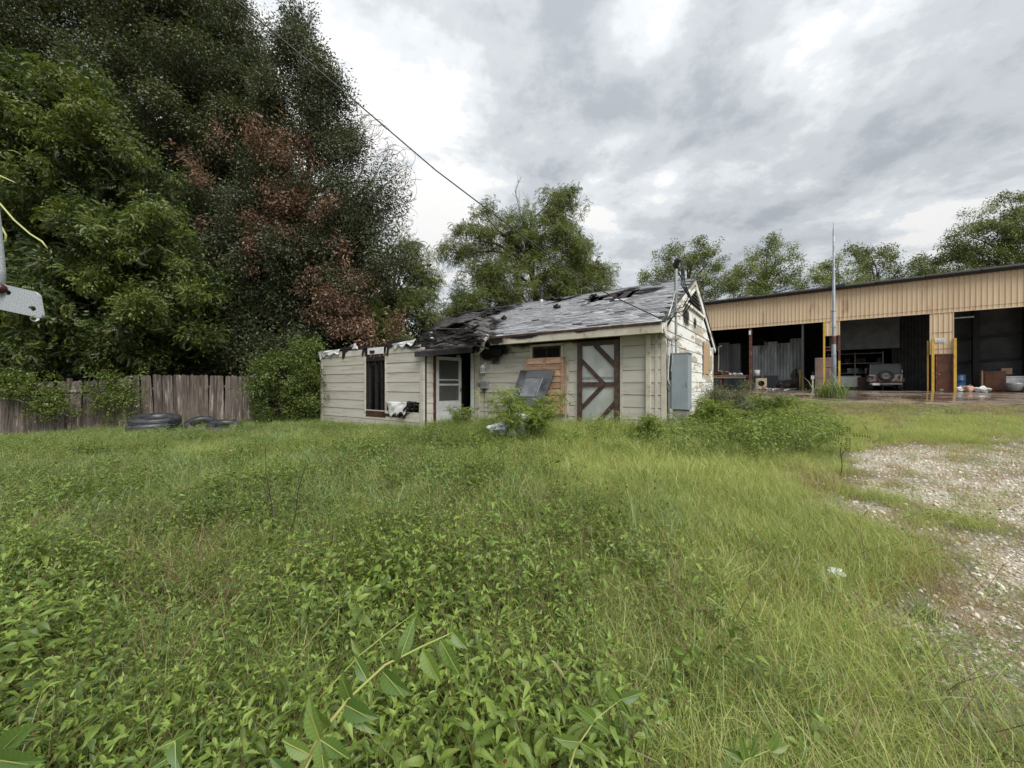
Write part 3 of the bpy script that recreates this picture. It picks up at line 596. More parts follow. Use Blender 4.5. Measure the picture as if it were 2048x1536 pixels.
# porch roof slab
def slab(pts, th, m, name): mb = MB(); mb.prism(pts, (0, 0, -th)); return mb.obj(name, m, house)
P = [hw(829, 703, -1.95), hw(944, 692, -1.0), hw(962, 676, -.5), hw(935, 670, .1), hw(868, 680, -.2)]
slab(P, .05, M['burntshingle'], 'porch_roof')
a, b_ = hw(829, 709, -2.0), hw(945, 700, -1.0); mb = MB(); mb.beam(a, b_, .04, .15); mb.obj('porch_fascia', M['char'], house)
a, b_ = hw(890, 703, -1.2), hw(955, 674, -.6); mb = MB(); mb.beam(a, b_, .03, .16); mb.obj('porch_fascia', M['char'], house)
a, b_ = hw(962, 702, -.1), hw(1004, 705, -.1); mb = MB(); mb.beam(a, b_, .05, .2); mb.obj('charred_board', M['char'], house)
mb = MB(); mb.prism([hw(962, 672, -.45), hw(985, 668, -.5), hw(984, 690, -.35), hw(970, 696, -.2)], (0, .03, 0)); mb.obj('twisted_soffit', M['trim'], house)
mb = MB(); mb.tube([hw(977, 671, -.62), hw(968, 683, -.65), hw(964, 697, -.5), hw(956, 706, -.3), hw(947, 708, -.2)], [.05, .045, .06, .05, .03], 6); mb.obj('twisted_gutter', M['wrap'], house)
mb = MB(); mb.prism([hw(948, 690, -.5), hw(965, 682, -.55), hw(962, 700, -.5), hw(952, 706, -.5)], (0, .02, 0)); mb.obj('scorched_flap', M['charbrown'], house)
# ---------------------------------------------------------------- annex
AZ = 2.46
annex = house
wx0, wx1, wz0, wz1 = -9.36, -8.29, .32, 2.19
top = lambda x: 2.42 + (x - ALEFT) * .012 + .05 * math.sin(x * 3.1) + .03 * math.sin(x * 11)
cuts = [(wx0 - .02, wx1 + .02, wz0 + .02, 3), (-8.2, -6.66, .22, .60), (-8.35, -8.2, .22, .5)]
clapwall(annex, (0, AY, 0), (1, 0, 0), (0, -1, 0), ALEFT + .1, -6.6, -.28, 2.40, M['siding'], cuts=cuts, exp=.308, joint=9)
# ragged sheathing top and backing, cut round the window
mb = MB()
for (p, q, z0, z1) in ((ALEFT, wx0, -.5, None), (wx1, -8.2, -.5, None), (-8.2, -6.66, .62, None), (-6.66, LEFT, -.5, None), (wx0, wx1, -.5, wz0), (-8.2, -6.66, -.5, .05)):
    x = p
    while x < q - 1e-3:
        x2 = min(x + .09, q); zt = z1 if z1 is not None else 2.38 + random.uniform(-.03, .10); mb.b2(x, x2, AY + .004, AY + .11, z0, zt); x = x2
mb.obj('sheathing', M['char'], annex)
for (a, b_) in ((ALEFT - .02, ALEFT + .1), (-6.58, -6.44)): mb = MB(); mb.b2(a, b_, AY - .045, AY + .02, -.5, 2.45 if a < -10 else 2.3); mb.obj('corner_board', M['siding'], annex)
mb = MB(); mb.b2(LEFT - .12, LEFT - .02, AY, 3.2, -.5, 2.35); mb.b2(ALEFT, ALEFT + .1, AY, 3.2, -.5, 2.3); mb.obj('charred_wall', M['void'], annex)
mb = MB(); mb.b2(ALEFT + .1, LEFT - .12, -.2, -.1, -.5, 2.2); mb.obj('inner_partition', M['void'], annex)
clapwall(annex, (LEFT, 0, 0), (0, 1, 0), (1, 0, 0), AY + .1, AY + .46, -.3, 2.2, M['siding'], exp=.308, joint=9)
# window hole: studs, sill, side trims, head panel
for x in (wx0 + .10, wx0 + .48, wx0 + .80, wx1 - .08): mb = MB(); mb.b2(x - .025, x + .025, AY + .02, AY + .11, wz0, 2.2 - random.uniform(0, .1)); mb.obj('charred_stud', M['char'], annex)
for x in (wx0 + .3, wx0 + .62): mb = MB(); mb.beam((x, AY + .6, .2), (x + .05, AY + .7, 2.1), .06, .08); mb.obj('charred_stud', M['char'], annex)
mb = MB(); mb.b2(wx0, wx1, AY - .03, AY + .1, wz0 - .22, wz0 - .02); mb.obj('scorched_sill', M['charbrown'], annex)
mb = MB(); mb.b2(-8.3, -7.35, AY - .02, AY + .08, .06, .24); mb.obj('scorched_plate', M['charbrown'], annex)
for (a, b_) in ((wx0 - .07, wx0), (wx1, wx1 + .06)): mb = MB(); mb.b2(a, b_ - .02, AY - .045, AY + .0, .25, 2.12); mb.obj('window_trim', M['trim'], annex)
mb = MB(); mb.b2(wx0 + .1, wx1 - .12, AY - .028, AY - .002, 2.20, 2.42); mb.obj('head_panel', M['white'], annex)
mb = MB(); mb.b2(wx0 + .22, wx0 + .5, AY - .034, AY - .028, 2.22, 2.33); mb.obj('scorch_patch', M['trim'], annex)
mb = MB(); mb.b2(wx0, wx1, AY - .02, AY + .1, 1.98, 2.06); mb.obj('charred_header', M['char'], annex)
def cloth(name, c0, c1, c2, c3, amp, nu=14, nv=8, ragged=.0, m='wrap', lab=None):
    vs = []
    for j in range(nv + 1):
        for i in range(nu + 1):
            u, v = i / nu, j / nv; p = (Vector(c0) * (1 - u) + Vector(c1) * u) * (1 - v) + (Vector(c3) * (1 - u) + Vector(c2) * u) * v
            p.y -= amp * (.5 + .5 * math.sin(u * 9 + v * 4) * math.cos(v * 7 + u * 2)) + random.uniform(0, amp * .15); p.z -= ragged * v * (.5 + .5 * math.sin(u * 13 + 1)) ; vs.append(p)
    n = nu + 1; mb = MB(); mb.add(vs, [(j * n + i, j * n + i + 1, (j + 1) * n + i + 1, (j + 1) * n + i) for j in range(nv) for i in range(nu)])
    o = mb.obj(name, M[m], annex, True); s = o.modifiers.new('thick', 'SOLIDIFY'); s.thickness = .004; return o
cloth('house_wrap', (-8.22, AY - .02, .64), (-7.15, AY - .02, .64), (-7.25, AY - .05, .3), (-8.0, AY - .04, .22), .07, ragged=.08)
cloth('house_wrap', (-12.42, AY - .03, 2.45), (-10.9, AY - .03, 2.47), (-11.0, AY - .05, 2.36), (-12.1, AY - .05, 2.30), .06, ragged=.10)
cloth('house_wrap', (-12.40, AY - .05, 2.43), (-12.15, AY - .05, 2.43), (-12.18, AY - .06, 2.1), (-12.28, AY - .06, 2.12), .05, 5, 6)
cloth('house_wrap', (-7.9, AY - .03, 2.47), (-6.75, AY - .03, 2.56), (-6.95, AY - .06, 2.46), (-7.8, AY - .05, 2.40), .05, ragged=.12)
cloth('house_wrap', (-10.05, AY - .02, 2.62), (-9.95, AY - .02, 2.62), (-9.8, AY - .02, 2.42), (-10.2, AY - .02, 2.42), .03, 4, 5)
mb = MB()
for k in range(60):
    x = random.uniform(ALEFT + .5, LEFT); mb.box((x, AY + random.uniform(.0, .5), 2.40 + random.uniform(-.02, .10) + .12 * (x > -8.6)), (random.uniform(.2, .9), .06, random.uniform(.03, .09)), (random.uniform(-.3, .3), random.uniform(-.12, .1), random.uniform(-.15, .15)))
mb.obj('charred_top_plate', M['char'], annex)
for (x, z_) in ((-10.75, 2.3), (-10.65, 2.35), (-9.5, 2.35), (-8.15, 2.3)):
    mb = MB(); mb.box((x, AY - .035, z_), (.09, .02, .35), (0, random.uniform(-.3, .3), 0)); mb.box((x + .1, AY - .036, z_ + .12), (.25, .02, .1), (0, random.uniform(-.3, .3), 0)); mb.obj('charred_sliver', M['char'], annex)
mb = MB(); lump(mb, (-6.95, AY + .03, .42), 34, .12, 1.0, .3); lump(mb, (-7.4, AY + .02, .22), 20, .12, .6, .3); mb.obj('charred_debris', M['char'], annex)
mb = MB(); mb.tube([(-6.9, AY - .03, .62), (-7.1, AY - .04, .5), (-7.12, AY - .04, .35)], [.05, .06, .04], 6); mb.obj('scorched_flap', M['charbrown'], annex)
# storm door ajar
std = thing('storm_door', None, None, loc=(LEFT + .03, -1.24, -.05)); std.parent = house; std.rotation_euler = (0, 0, R(90 - 12))
W_, H_ = .93, 2.1; M['door_shaded'] = mat('porch shaded white door', (.46, .47, .47), (.36, .37, .36), 5, .45, dirt=(.22, .2, .17), dscale=3, drange=(.58, .75))  # white door greyed to paint in the porch shade
for (x0_, x1_, z0_, z1_, nm) in ((0, .1, 0, H_, 'door_stile'), (W_ - .1, W_, 0, H_, 'door_stile'), (.1, W_ - .1, H_ - .1, H_, 'door_rail'), (.1, W_ - .1, .0, .72, 'kick_panel'), (.1, W_ - .1, 1.20, 1.26, 'door_rail'), (.1, W_ - .1, 1.36, 1.40, 'door_rail')):
    mb = MB(); mb.b2(x0_, x1_, -.02, .02 if nm != 'kick_panel' else .012, z0_, z1_); mb.obj(nm, M['door_shaded'], std)
gl, gnt, gb = newmat('storm door glass'); gb.inputs['Base Color'].default_value = (.35, .36, .34, 1); gb.inputs['Roughness'].default_value = .08; gb.inputs['Transmission Weight'].default_value = .85; gb.inputs['IOR'].default_value = 1.2  # glass tint darkened too for the porch shade
mb = MB(); mb.b2(.1, W_ - .1, -.003, .003, .72, H_ - .1); mb.obj('glass', gl, std)
mb = MB(); mb.tube([(W_ - .05, -.06, 1.0), (W_ - .05, -.06, 1.12)], .012, 6); mb.obj('handle', M['black'], std)
mb = MB(); mb.b2(LEFT - .02, LEFT + .05, -1.34, -1.26, -.4, 2.15); mb.obj('door_jamb', M['charbrown'], house)
mb = MB(); mb.b2(LEFT - .02, LEFT + .06, -.30, -.20, -.4, 2.15); mb.obj('door_jamb', M['siding'], house)
# ---- things in front of the house
oven = thing('leaning_panel', 'scorched black framed metal panel leaning against the cedar shutter', 'metal sheet', HO, HA)
M['scorchmetal'] = mat('scorched steel', (.045, .048, .053), (.13, .135, .145), 2.5, .35, metal=.3, dirt=(.30, .31, .33), dscale=1.5, drange=(.6, .75))
Q0, Q1, Q2, Q3 = hw(1041, 741, -.22), hw(1109, 742, -.22), hw(1082, 812, -.55), hw(1018, 812, -.55)
qq = lambda u, v: (Q0 * (1 - u) + Q1 * u) * (1 - v) + (Q3 * (1 - u) + Q2 * u) * v
for (a, b_, c_, d_) in ((0, 1, 0, .20), (0, 1, .72, 1), (0, .22, .20, .72), (.74, 1, .20, .72)): mb = MB(); mb.prism([qq(a, c_), qq(b_, c_), qq(b_, d_), qq(a, d_)], (0, .04, .01)); mb.obj('frame_rail', M['scorchmetal'], oven)
mb = MB(); mb.prism([qq(.22, .2), qq(.74, .2), qq(.74, .72), qq(.22, .72)], (0, .02, 0)); o = mb.obj('inner_sheet', mat('grey sheet', (.13, .14, .155), (.22, .23, .25), 3, .25), oven)
o.location.y = .015
for (a, b_) in ((qq(.22, .72), qq(.74, .72)), (qq(.74, .2), qq(.74, .72))): mb = MB(); mb.beam(a - Vector((0, .006, 0)), b_ - Vector((0, .006, 0)), .02, .02); mb.obj('bead', M['steel'], oven)
bag = thing('crumpled_sheet', 'crumpled white plastic sheeting in the weeds under the sapling', 'plastic sheet', at(1026, 872, 8.95), HA)
def blobmesh(name, m, parent, r, amp, seg=20, seed=1, loc=(0, 0, 0)):
    bm = bmesh.new(); bmesh.ops.create_icosphere(bm, subdivisions=4, radius=1)
    rr = np.random.default_rng(seed); ph = rr.random((8, 3)) * 6; fr_ = rr.normal(0, 3.0, (8, 3))
    for v in bm.verts:
        k = sum(math.sin(fr_[i].dot(v.co) + ph[i, 0]) for i in range(8)) / 8
        v.co *= 1 + amp * (abs(k) * 2.2 - .4)
        v.co = Vector((v.co.x * r[0], v.co.y * r[1], v.co.z * r[2]))
    me = bpy.data.meshes.new(name); bm.to_mesh(me); bm.free(); me.materials.append(m); o = bpy.data.objects.new(name, me); COL.objects.link(o); o.parent = parent; o.location = loc; return o
M['plastic'] = mat('white plastic', (.80, .84, .88), (.66, .72, .78), 6, .3, bump=.6, bscale=14)
blobmesh('sheet_fold', M['plastic'], bag, (.34, .22, .30), .45, seed=3, loc=(.18, 0, .24))
blobmesh('sheet_fold', M['plastic'], bag, (.30, .2, .17), .5, seed=5, loc=(-.28, -.1, .14))
# ---------------------------------------------------------------- warehouse
wh = thing('warehouse', 'long open fronted steel warehouse clad in tan corrugated metal with dark bays', 'warehouse', WO, WA)
HB, HT = 4.40, 6.34; WX0, WX1, WD = -15.0, 9.0, 11.0
def ribbed(mb, x0, x1, z0, z1, pitch=.2, d=.025, mi=0, y=0):   # trapezoid ribs facing -y
    prof = []; x = x0
    while x < x1 - 1e-4:
        e = min(x + pitch, x1); p = e - x
        prof += [(x, 0), (x + p * .62, 0), (x + p * .72, -d), (x + p * .9, -d)]; x = e
    prof.append((x1, 0)); n = len(prof)
    vs = [(a, y + b_, z0) for a, b_ in prof] + [(a, y + b_, z1) for a, b_ in prof]
    mb.add(vs, [(i, i + 1, n + i + 1, n + i) for i in range(n - 1)], mi)
cnt = 0
x = WX0
while x < WX1 - .01:
    x2 = min(x + 1.0, WX1); mb = MB(); ribbed(mb, x, x2 + .0, HB, HT, .2, .03, y=-.03 - .004 * (cnt % 2)); mb.obj('cladding_panel', M['tan'], wh); x = x2; cnt += 1
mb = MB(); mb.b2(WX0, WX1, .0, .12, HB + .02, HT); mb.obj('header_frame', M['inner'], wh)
mb = MB(); mb.b2(WX0, WX1, -.07, -.055 + .02, HB - .0, HB + .03); mb.obj('drip_trim', M['tan'], wh)
mb = MB(); mb.b2(WX0, WX1, -.068, -.064, HB + .20, HB + .215); mb.obj('lap_line', M['rust'], wh)
# pier panels
def pier(x0, x1, z0, z1):
    x = x0; c = 0
    while x < x1 - .01:
        x2 = min(x + .4, x1); x2 = x1 if x1 - x2 < .15 else x2; mb = MB(); ribbed(mb, x, x2, z0, z1, .2, .028, y=-.022 - .003 * (c % 2)); mb.obj('cladding_panel', M['tan'], wh); x = x2; c += 1
    mb = MB(); mb.b2(x0, x1, -.02, .2, z0, z1); mb.obj('pier_frame', M['inner'], wh)
pier(-5.23, -4.43, 3.5, HB); pier(-.57, .35, 2.1, HB)
for z_ in (2.1, 2.38, 3.3): mb = MB(); mb.b2(-.50, .30, -.058, -.052, z_, z_ + .02); mb.obj('lap_line', M['rust'], wh)
# roof, back wall, side walls
mb = MB(); mb.prism([(WX0 - .2, -.35, HT + .02), (WX0 - .2, -.35, HT + .20), (WX0 - .2, WD, HT - .6), (WX0 - .2, WD, HT - .75)], (WX1 - WX0 + .4, 0, 0)); mb.obj('roof', M['darkroof'], wh)
for i in range(12):
    xx = WX0 + i * 2.03; mb = MB(); mb.tube([(xx, -.40, HT + .12 + random.uniform(-.01, .02)), (xx + 2.0, -.40, HT + .12 + random.uniform(-.01, .02))], .085, 8); mb.obj('gutter', M['darkroof'], wh)
mb = MB(); mb.b2(-5.0, -4.2, -.5, -.2, HT + .17, HT + .28); mb.obj('gutter_box', M['darkroof'], wh)
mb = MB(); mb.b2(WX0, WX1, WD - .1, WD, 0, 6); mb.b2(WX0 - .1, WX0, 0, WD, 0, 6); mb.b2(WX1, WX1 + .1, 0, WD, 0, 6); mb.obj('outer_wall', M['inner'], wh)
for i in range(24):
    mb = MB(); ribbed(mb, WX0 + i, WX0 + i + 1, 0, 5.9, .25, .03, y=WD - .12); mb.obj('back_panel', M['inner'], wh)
for z_ in (1.3, 2.7, 4.1): mb = MB(); mb.b2(WX0, WX1, WD - .32, WD - .16, z_, z_ + .12); mb.obj('girt', M['darkroof'], wh)
for x_ in (-9, -3, 1.6, 3.4, 5.4, 7.2): mb = MB(); mb.b2(x_ - .12, x_ + .12, WD - .55, WD - .33, 0, 6); mb.obj('column', M['darkroof'], wh)
# galvanized partition wall behind the left bay, in sheets of differing heights
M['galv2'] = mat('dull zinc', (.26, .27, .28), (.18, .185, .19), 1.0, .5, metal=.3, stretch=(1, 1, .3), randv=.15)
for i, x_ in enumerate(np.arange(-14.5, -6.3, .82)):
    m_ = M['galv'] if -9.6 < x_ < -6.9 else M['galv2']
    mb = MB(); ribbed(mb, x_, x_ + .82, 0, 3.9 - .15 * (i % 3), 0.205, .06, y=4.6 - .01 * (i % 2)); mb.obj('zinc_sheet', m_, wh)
mb = MB(); mb.b2(-10.35, -9.7, 4.4, 4.55, 1.2, 3.7); mb.obj('door_opening', M['void'], wh)  # solid black box, its colour standing for the dark of a doorway
mb = MB(); mb.b2(-12.9, -12.0, 4.35, 4.5, 2.9, 3.4); mb.obj('dark_duct_box', M['void'], wh)  # this black box and the next stand for dark duct holes
mb = MB(); mb.b2(-9.7, -8.8, 4.35, 4.5, 3.5, 4.2); mb.obj('dark_duct_box', M['void'], wh)
mb = MB(); mb.b2(-8.8, -7.9, 4.2, 4.5, .0, 1.1); mb.obj('grey_panel', M['galv2'], wh)
mb = MB(); mb.b2(-6.35, -6.25, 0, 8, 0, 5.8); mb.obj('partition', M['inner'], wh)
# grey hanging sheet in the middle bay (raised door)
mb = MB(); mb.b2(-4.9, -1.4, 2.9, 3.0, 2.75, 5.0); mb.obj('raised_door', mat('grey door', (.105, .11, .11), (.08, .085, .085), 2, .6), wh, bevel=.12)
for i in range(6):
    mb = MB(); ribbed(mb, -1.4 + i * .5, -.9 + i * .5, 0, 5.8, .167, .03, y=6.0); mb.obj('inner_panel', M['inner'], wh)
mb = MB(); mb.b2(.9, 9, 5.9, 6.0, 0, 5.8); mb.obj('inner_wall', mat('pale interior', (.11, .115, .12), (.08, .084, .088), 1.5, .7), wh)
for z_ in (1.75, 3.2): mb = MB(); mb.beam((.9, 5.8, z_), (9, 5.4, z_ + .75), .1, .14); mb.obj('girt', M['darkroof'], wh)
for x_ in (2.3, 4.3, 6.4): mb = MB(); mb.b2(x_ - .14, x_ + .14, 5.2, 5.5, 0, 5.8); mb.obj('column', M['darkroof'], wh)
mb = MB(); mb.b2(.5, 1.3, 1.0, 1.2, 4.15, 4.22); mb.obj('ceiling_light', M['steel'], wh)
# posts
def post(x_, z0, z1, w_, m, name='post', y_=-.02, parent=wh): mb = MB(); mb.b2(x_ - w_ / 2, x_ + w_ / 2, y_ - w_ / 2, y_ + w_ / 2, z0, z1); return mb.obj(name, M[m], parent)
post(-5.20, -.1, HB - .02, .10, 'yellow', 'corner_post'); post(-4.46, 0, 1.9, .10, 'yellow', 'corner_post'); post(-4.46, 1.9, 3.5, .10, 'rust', 'corner_post')
for z_ in (2.55, 2.75, 1.45): mb = MB(); mb.b2(-5.13, -4.51, -.06, 0, z_, z_ + .07); mb.obj('cross_bar', M['rust'], wh)
post(-9.23, 0, HB, .17, 'rust', 'steel_column', .1); mb = MB(); mb.b2(-9.32, -9.2, -.06, .0, 3.9, 4.2); mb.obj('fitting', M['white'], wh)
post(-.47, 0, 2.95, .105, 'yellow', 'guard_post', -.16); post(.36, 0, 2.95, .105, 'yellow', 'guard_post', -.16)
post(-.62, .0, 2.9, .06, 'yellow', 'guard_post', .12)
# pedestrian door
pd = thing('service_door', None, None); pd.parent = wh
mb = MB(); mb.b2(-.27, .24, -.05, -.01, .03, 2.02); mb.obj('door_leaf', mat('rusted door', (.12, .042, .024), (.07, .028, .018), 2.2, .5, dirt=(.19, .085, .05), dscale=1.6, drange=(.5, .68)), pd)
for (a, b_, c_, d_) in ((-.34, -.28, 0, 2.08), (.25, .31, 0, 2.08)): mb = MB(); mb.b2(a, b_, -.07, .0, c_, d_); mb.obj('door_frame', M['rust'], pd)
mb = MB(); mb.b2(-.34, .31, -.072, .0, 2.03, 2.1); mb.obj('door_frame', M['rust'], pd)
mb = MB(); mb.b2(-.18, -.05, -.056, -.05, .08, .16); mb.obj('vent_plate', M['conduit'], pd)
mb = MB(); mb.tube([(-.22, -.1, .98), (-.22, -.05, .98)], .03, 8); mb.obj('door_knob', M['steel'], pd)
# small white sign
sg = thing('wall_sign', 'small white sign with two lines of black lettering on the tan pier', 'sign', w2w(-.17, -.06, 2.88), WA)
mb = MB(); mb.b2(-.20, .20, -.012, .0, -.115, .115); mb.obj('sign_plate', M['white'], sg)
mk = random.Random(5)                      # the lettering is too small to read in the photograph: broken strokes in two lines
for (xa, xb, zc, hh) in ((-.155, -.02, -.005, .030), (.03, .155, .012, .034), (-.155, -.02, -.07, .024), (.0, .15, -.055, .024)):
    mb = MB(); x_ = xa
    while x_ < xb: w_ = mk.uniform(.010, .02); mb.b2(x_, min(x_ + w_, xb), -.0145, -.0125, zc - hh / 2 + mk.uniform(0, .006), zc + hh / 2 - mk.uniform(0, .01)); x_ += w_ + mk.uniform(.004, .008)
    mb.obj('lettering', M['black'], sg)
# ---------------------------------------------------------------- steel pole in front
pl = thing('steel_pole', 'tall thin galvanized steel pole standing in front of the warehouse', 'pole')
pl.location = at(1667.5, 776, 19.6); bz = tz(pl.location.x, pl.location.y); pl.location.z = bz
top_ = at(1666, 446, 19.6).z - bz
prof = [(0, .105), (2.1, .10), (2.15, .092), (4.2, .085), (4.25, .066), (6.0, .062), (6.05, .048), (top_ - .3, .045), (top_ - .28, .03), (top_, .025)]
mb = MB(); mb.tube([(0, 0, a) for a, _ in prof], [b_ for _, b_ in prof], 12); mb.obj('shaft', mat('weathered galvanized pole', (.34, .37, .41), (.25, .27, .30), 3, .5, metal=.3, dirt=(.10, .075, .065), dscale=2.0, drange=(.56, .64), stretch=(1, 1, .6)), pl, True)
mb = MB(); mb.tube([(0, 0, 2.55), (0, 0, 2.95)], .094, 12); mb.obj('rusty_band', M['rust'], pl)
for z_ in (3.4, 4.22): mb = MB(); mb.tube([(0, 0, z_), (0, 0, z_ + .06)], .102, 12); mb.obj('collar', M['steel'], pl)
mb = MB(); mb.tube([(0, 0, 0), (0, 0, .05)], .2, 12); mb.obj('base_plate', M['steel'], pl)
# ---------------------------------------------------------------- vehicle
jp = thing('offroad_car', 'old red and white off road car with a spare wheel on its back', 'car', w2w(-2.24, 1.2, .0), WA)
paint, nt, b = newmat('peeling red and white paint'); tc = N(nt, 'ShaderNodeTexCoord'); ns = N(nt, 'ShaderNodeTexNoise', i_Scale=4.5, i_Detail=5.0, i_Distortion=1.2); L(nt, tc.outputs['Object'], ns.inputs['Vector'])
c = mixc(nt, maprange(nt, ns.outputs[0], .55, .60), (.30, .29, .27), (.10, .012, .018)); n2 = N(nt, 'ShaderNodeTexNoise', i_Scale=9.0, i_Detail=4.0); L(nt, tc.outputs['Object'], n2.inputs['Vector']); c = mixc(nt, maprange(nt, n2.outputs[0], .56, .62), c, (.05, .05, .05)); L(nt, c, b.inputs['Base Color']); b.inputs['Roughness'].default_value = .4
red = mat('red paint', (.13, .012, .018), (.09, .01, .014), 4, .35); olive = mat('dull body paint', (.075, .078, .07), (.05, .052, .046), 3, .5)
mb = MB(); mb.prism([(-.72, 0, .52), (.72, 0, .52), (.76, 0, 1.02), (-.76, 0, 1.02)], (0, 2.1, 0)); mb.obj('body', paint, jp, bevel=.03)
mb = MB(); mb.b2(-.66, .66, 2.1, 3.3, .55, 1.06); mb.obj('bonnet', olive, jp, bevel=.05)
mb = MB(); mb.b2(-.46, .46, -.022, -.002, .56, 1.0); mb.obj('tailgate', paint, jp, bevel=.01)
mb = MB(); mb.b2(-.7, .7, -.05, -.0, .535, .60); mb.obj('red_strip', red, jp)
# added top with raked back; sheet and pane darkened for the open dark interior
dark = mat('darkened glass', (.03, .04, .04), (.045, .05, .05), 2, .12); soft = mat('darkened top', (.10, .098, .085), (.06, .06, .05), 4, .8)
for (a, b_) in (((-.72, .03, 1.03), (-.66, .22, 1.66)), ((.72, .03, 1.03), (.66, .22, 1.66)), ((-.66, .22, 1.66), (.66, .22, 1.66))): mb = MB(); mb.tube([a, b_], .032, 8); mb.obj('top_frame', soft, jp)
mb = MB(); mb.prism([(-.70, .06, 1.05), (.70, .06, 1.05), (.64, .22, 1.63), (-.64, .22, 1.63)], (0, .02, 0)); mb.obj('dark_rear_pane', dark, jp)
mb = MB(); mb.prism([(-.67, .25, 1.66), (.67, .25, 1.66), (.67, 2.0, 1.68), (-.67, 2.0, 1.68)], (0, 0, .03)); mb.obj('soft_top', soft, jp)
mb = MB(); mb.prism([(-.64, 2.0, 1.65), (.64, 2.0, 1.65), (.68, 2.25, 1.08), (-.68, 2.25, 1.08)], (0, .03, 0)); mb.obj('windscreen', dark, jp)
Mx = Matrix.Rotation(R(90), 4, 'X')
def tyre_prof(ro, ri, w): return [(ri, -w * .42), (ri + (ro - ri) * .35, -w * .52), (ro - .03, -w * .5), (ro, -w * .36), (ro, w * .36), (ro - .03, w * .5), (ri + (ro - ri) * .35, w * .52), (ri, w * .42)]
sw = thing('spare_wheel', None, None, loc=(.02, -.19, .98)); sw.parent = jp
mb = MB(); mb.lathe(tyre_prof(.36, .20, .22), 28, Mx, closed=True); mb.obj('tyre', M['black'], sw, True)
mb = MB(); mb.lathe([(.0, .045), (.06, .05), (.09, .02), (.16, .03), (.185, .08), (.205, .09), (.205, -.09), (0, -.09)], 24, Mx); mb.obj('rim', mat('steel rim', (.22, .22, .2), (.1, .1, .09), 5, .4, metal=.4), sw, True)
for k in range(5): mb = MB(); q = k * 1.2566; mb.tube([(.06 * math.cos(q), -.055, .06 * math.sin(q)), (.06 * math.cos(q), -.075, .06 * math.sin(q))], .012, 6); mb.obj('lug_nut', M['steel'], sw)
for sx in (-1, 1):
    for yy in (.45, 2.75):
        wl_ = thing('wheel', None, None, loc=(sx * .66, yy, .36)); wl_.parent = jp; My = Matrix.Rotation(R(90), 4, 'Y')
        mb = MB(); mb.lathe(tyre_prof(.36, .2, .24), 24, My, closed=True); mb.obj('tyre', M['black'], wl_, True)
        mb = MB(); mb.lathe([(0, -.09), (.2, -.09), (.2, .09), (0, .09)], 16, My); mb.obj('rim', M['conduit'], wl_, True)
    mb = MB(); mb.prism([(sx * .72, .02, .80), (sx * .84, .02, .78), (sx * .84, .02, .6), (sx * .72, .02, .55)], (0, .95, 0)); mb.obj('fender', olive, jp)
    mb = MB(); mb.b2(sx * .60 - .055, sx * .60 + .055, -.045, 0, .74, .92); mb.obj('taillight', red, jp)
    mb = MB(); mb.tube([(sx * .72, 1.9, 1.1), (sx * .88, 1.8, 1.2)], .01, 5); mb.box((sx * .92, 1.8, 1.24), (.14, .03, .18)); mb.obj('mirror', M['white'] if sx > 0 else M['black'], jp)
mb = MB(); mb.b2(-.72, .72, -.14, -.06, .40, .50); mb.obj('bumper', mat('dull chrome', (.3, .3, .29), (.18, .18, .18), 6, .3, metal=.6), jp, bevel=.01)
mb = MB(); mb.b2(-.60, -.28, -.17, -.14, .36, .50); mb.obj('number_plate', M['white'], jp)
mb = MB(); mb.b2(-.35, .35, -.02, 1.5, .3, .5); mb.tube([(-.5, .45, .36), (.5, .45, .36)], .05, 8); mb.b2(-.12, .12, -.2, .1, .33, .4); mb.obj('chassis', M['black'], jp)
# ---------------------------------------------------------------- clutter under the warehouse
def W(name, label, cat, x, y, rz=0, group=None): return thing(name, label, cat, w2w(x, y, .0), WA + rz, group)
t = W('workbench', 'long wooden workbench piled with scrap at the left end of the open warehouse', 'workbench', -10.9, 1.2)
mb = MB(); mb.b2(-2.0, 1.35, -.5, .5, .98, 1.08); mb.obj('bench_top', mat('bench planks', (.22, .17, .12), (.14, .1, .08), 4, .7), t)
mb = MB(); mb.b2(-2.0, .2, -.53, -.505, 1.0, 1.07); mb.obj('orange_edge', mat('orange board', (.42, .18, .06), (.32, .13, .05), 4, .6), t)
for x_ in (-1.9, -.3, 1.25):
    for y_ in (-.4, .4): mb = MB(); mb.b2(x_ - .05, x_ + .05, y_ - .05, y_ + .05, 0, .98); mb.obj('leg', M['rust'], t)
mb = MB(); mb.b2(-1.95, 1.3, -.52, -.5, .88, .96); mb.obj('apron_rail', M['conduit'], t)
cols = [M['charbrown'], M['cedar'], M['conduit'], M['white'], M['black'], M['galv2'], M['osb'], M['rust']]
sc = W('scrap_pile', 'heap of mixed scrap, rags and cut wood lying on the workbench', 'scrap', -10.9, 1.2); sc['kind'] = 'stuff'
mb = MB()
for k in range(150):
    x_ = random.uniform(-1.8, .9); hgt = .3 * math.exp(-((x_ + .6) / .9) ** 2) + .08
    mb.box((x_, random.uniform(-.4, .4), 1.1 + random.uniform(0, hgt)), (random.uniform(.05, .45), random.uniform(.03, .12), random.uniform(.02, .08)), (random.uniform(-.5, .5), random.uniform(-.5, .5), random.uniform(0, 3)), random.choice([0, 0, 1, 2, 4, 5, 6, 7]))
mb.obj('scrap', cols, sc)['kind'] = 'stuff'
for k, x_ in enumerate((.35, .62, .95)):
    t = thing('white_bundle', ['small white cloth bundle on the workbench, leftmost of three', 'small white cloth bundle on the workbench, middle of three', 'small white cloth bundle on the workbench, rightmost of three'][k], 'bundle', w2w(-10.9 + x_, .85, 1.16), WA, 'white bundles on the workbench')
    blobmesh('bundle', M['white'], t, (.15, .1, .085), .3, seed=k + 9)
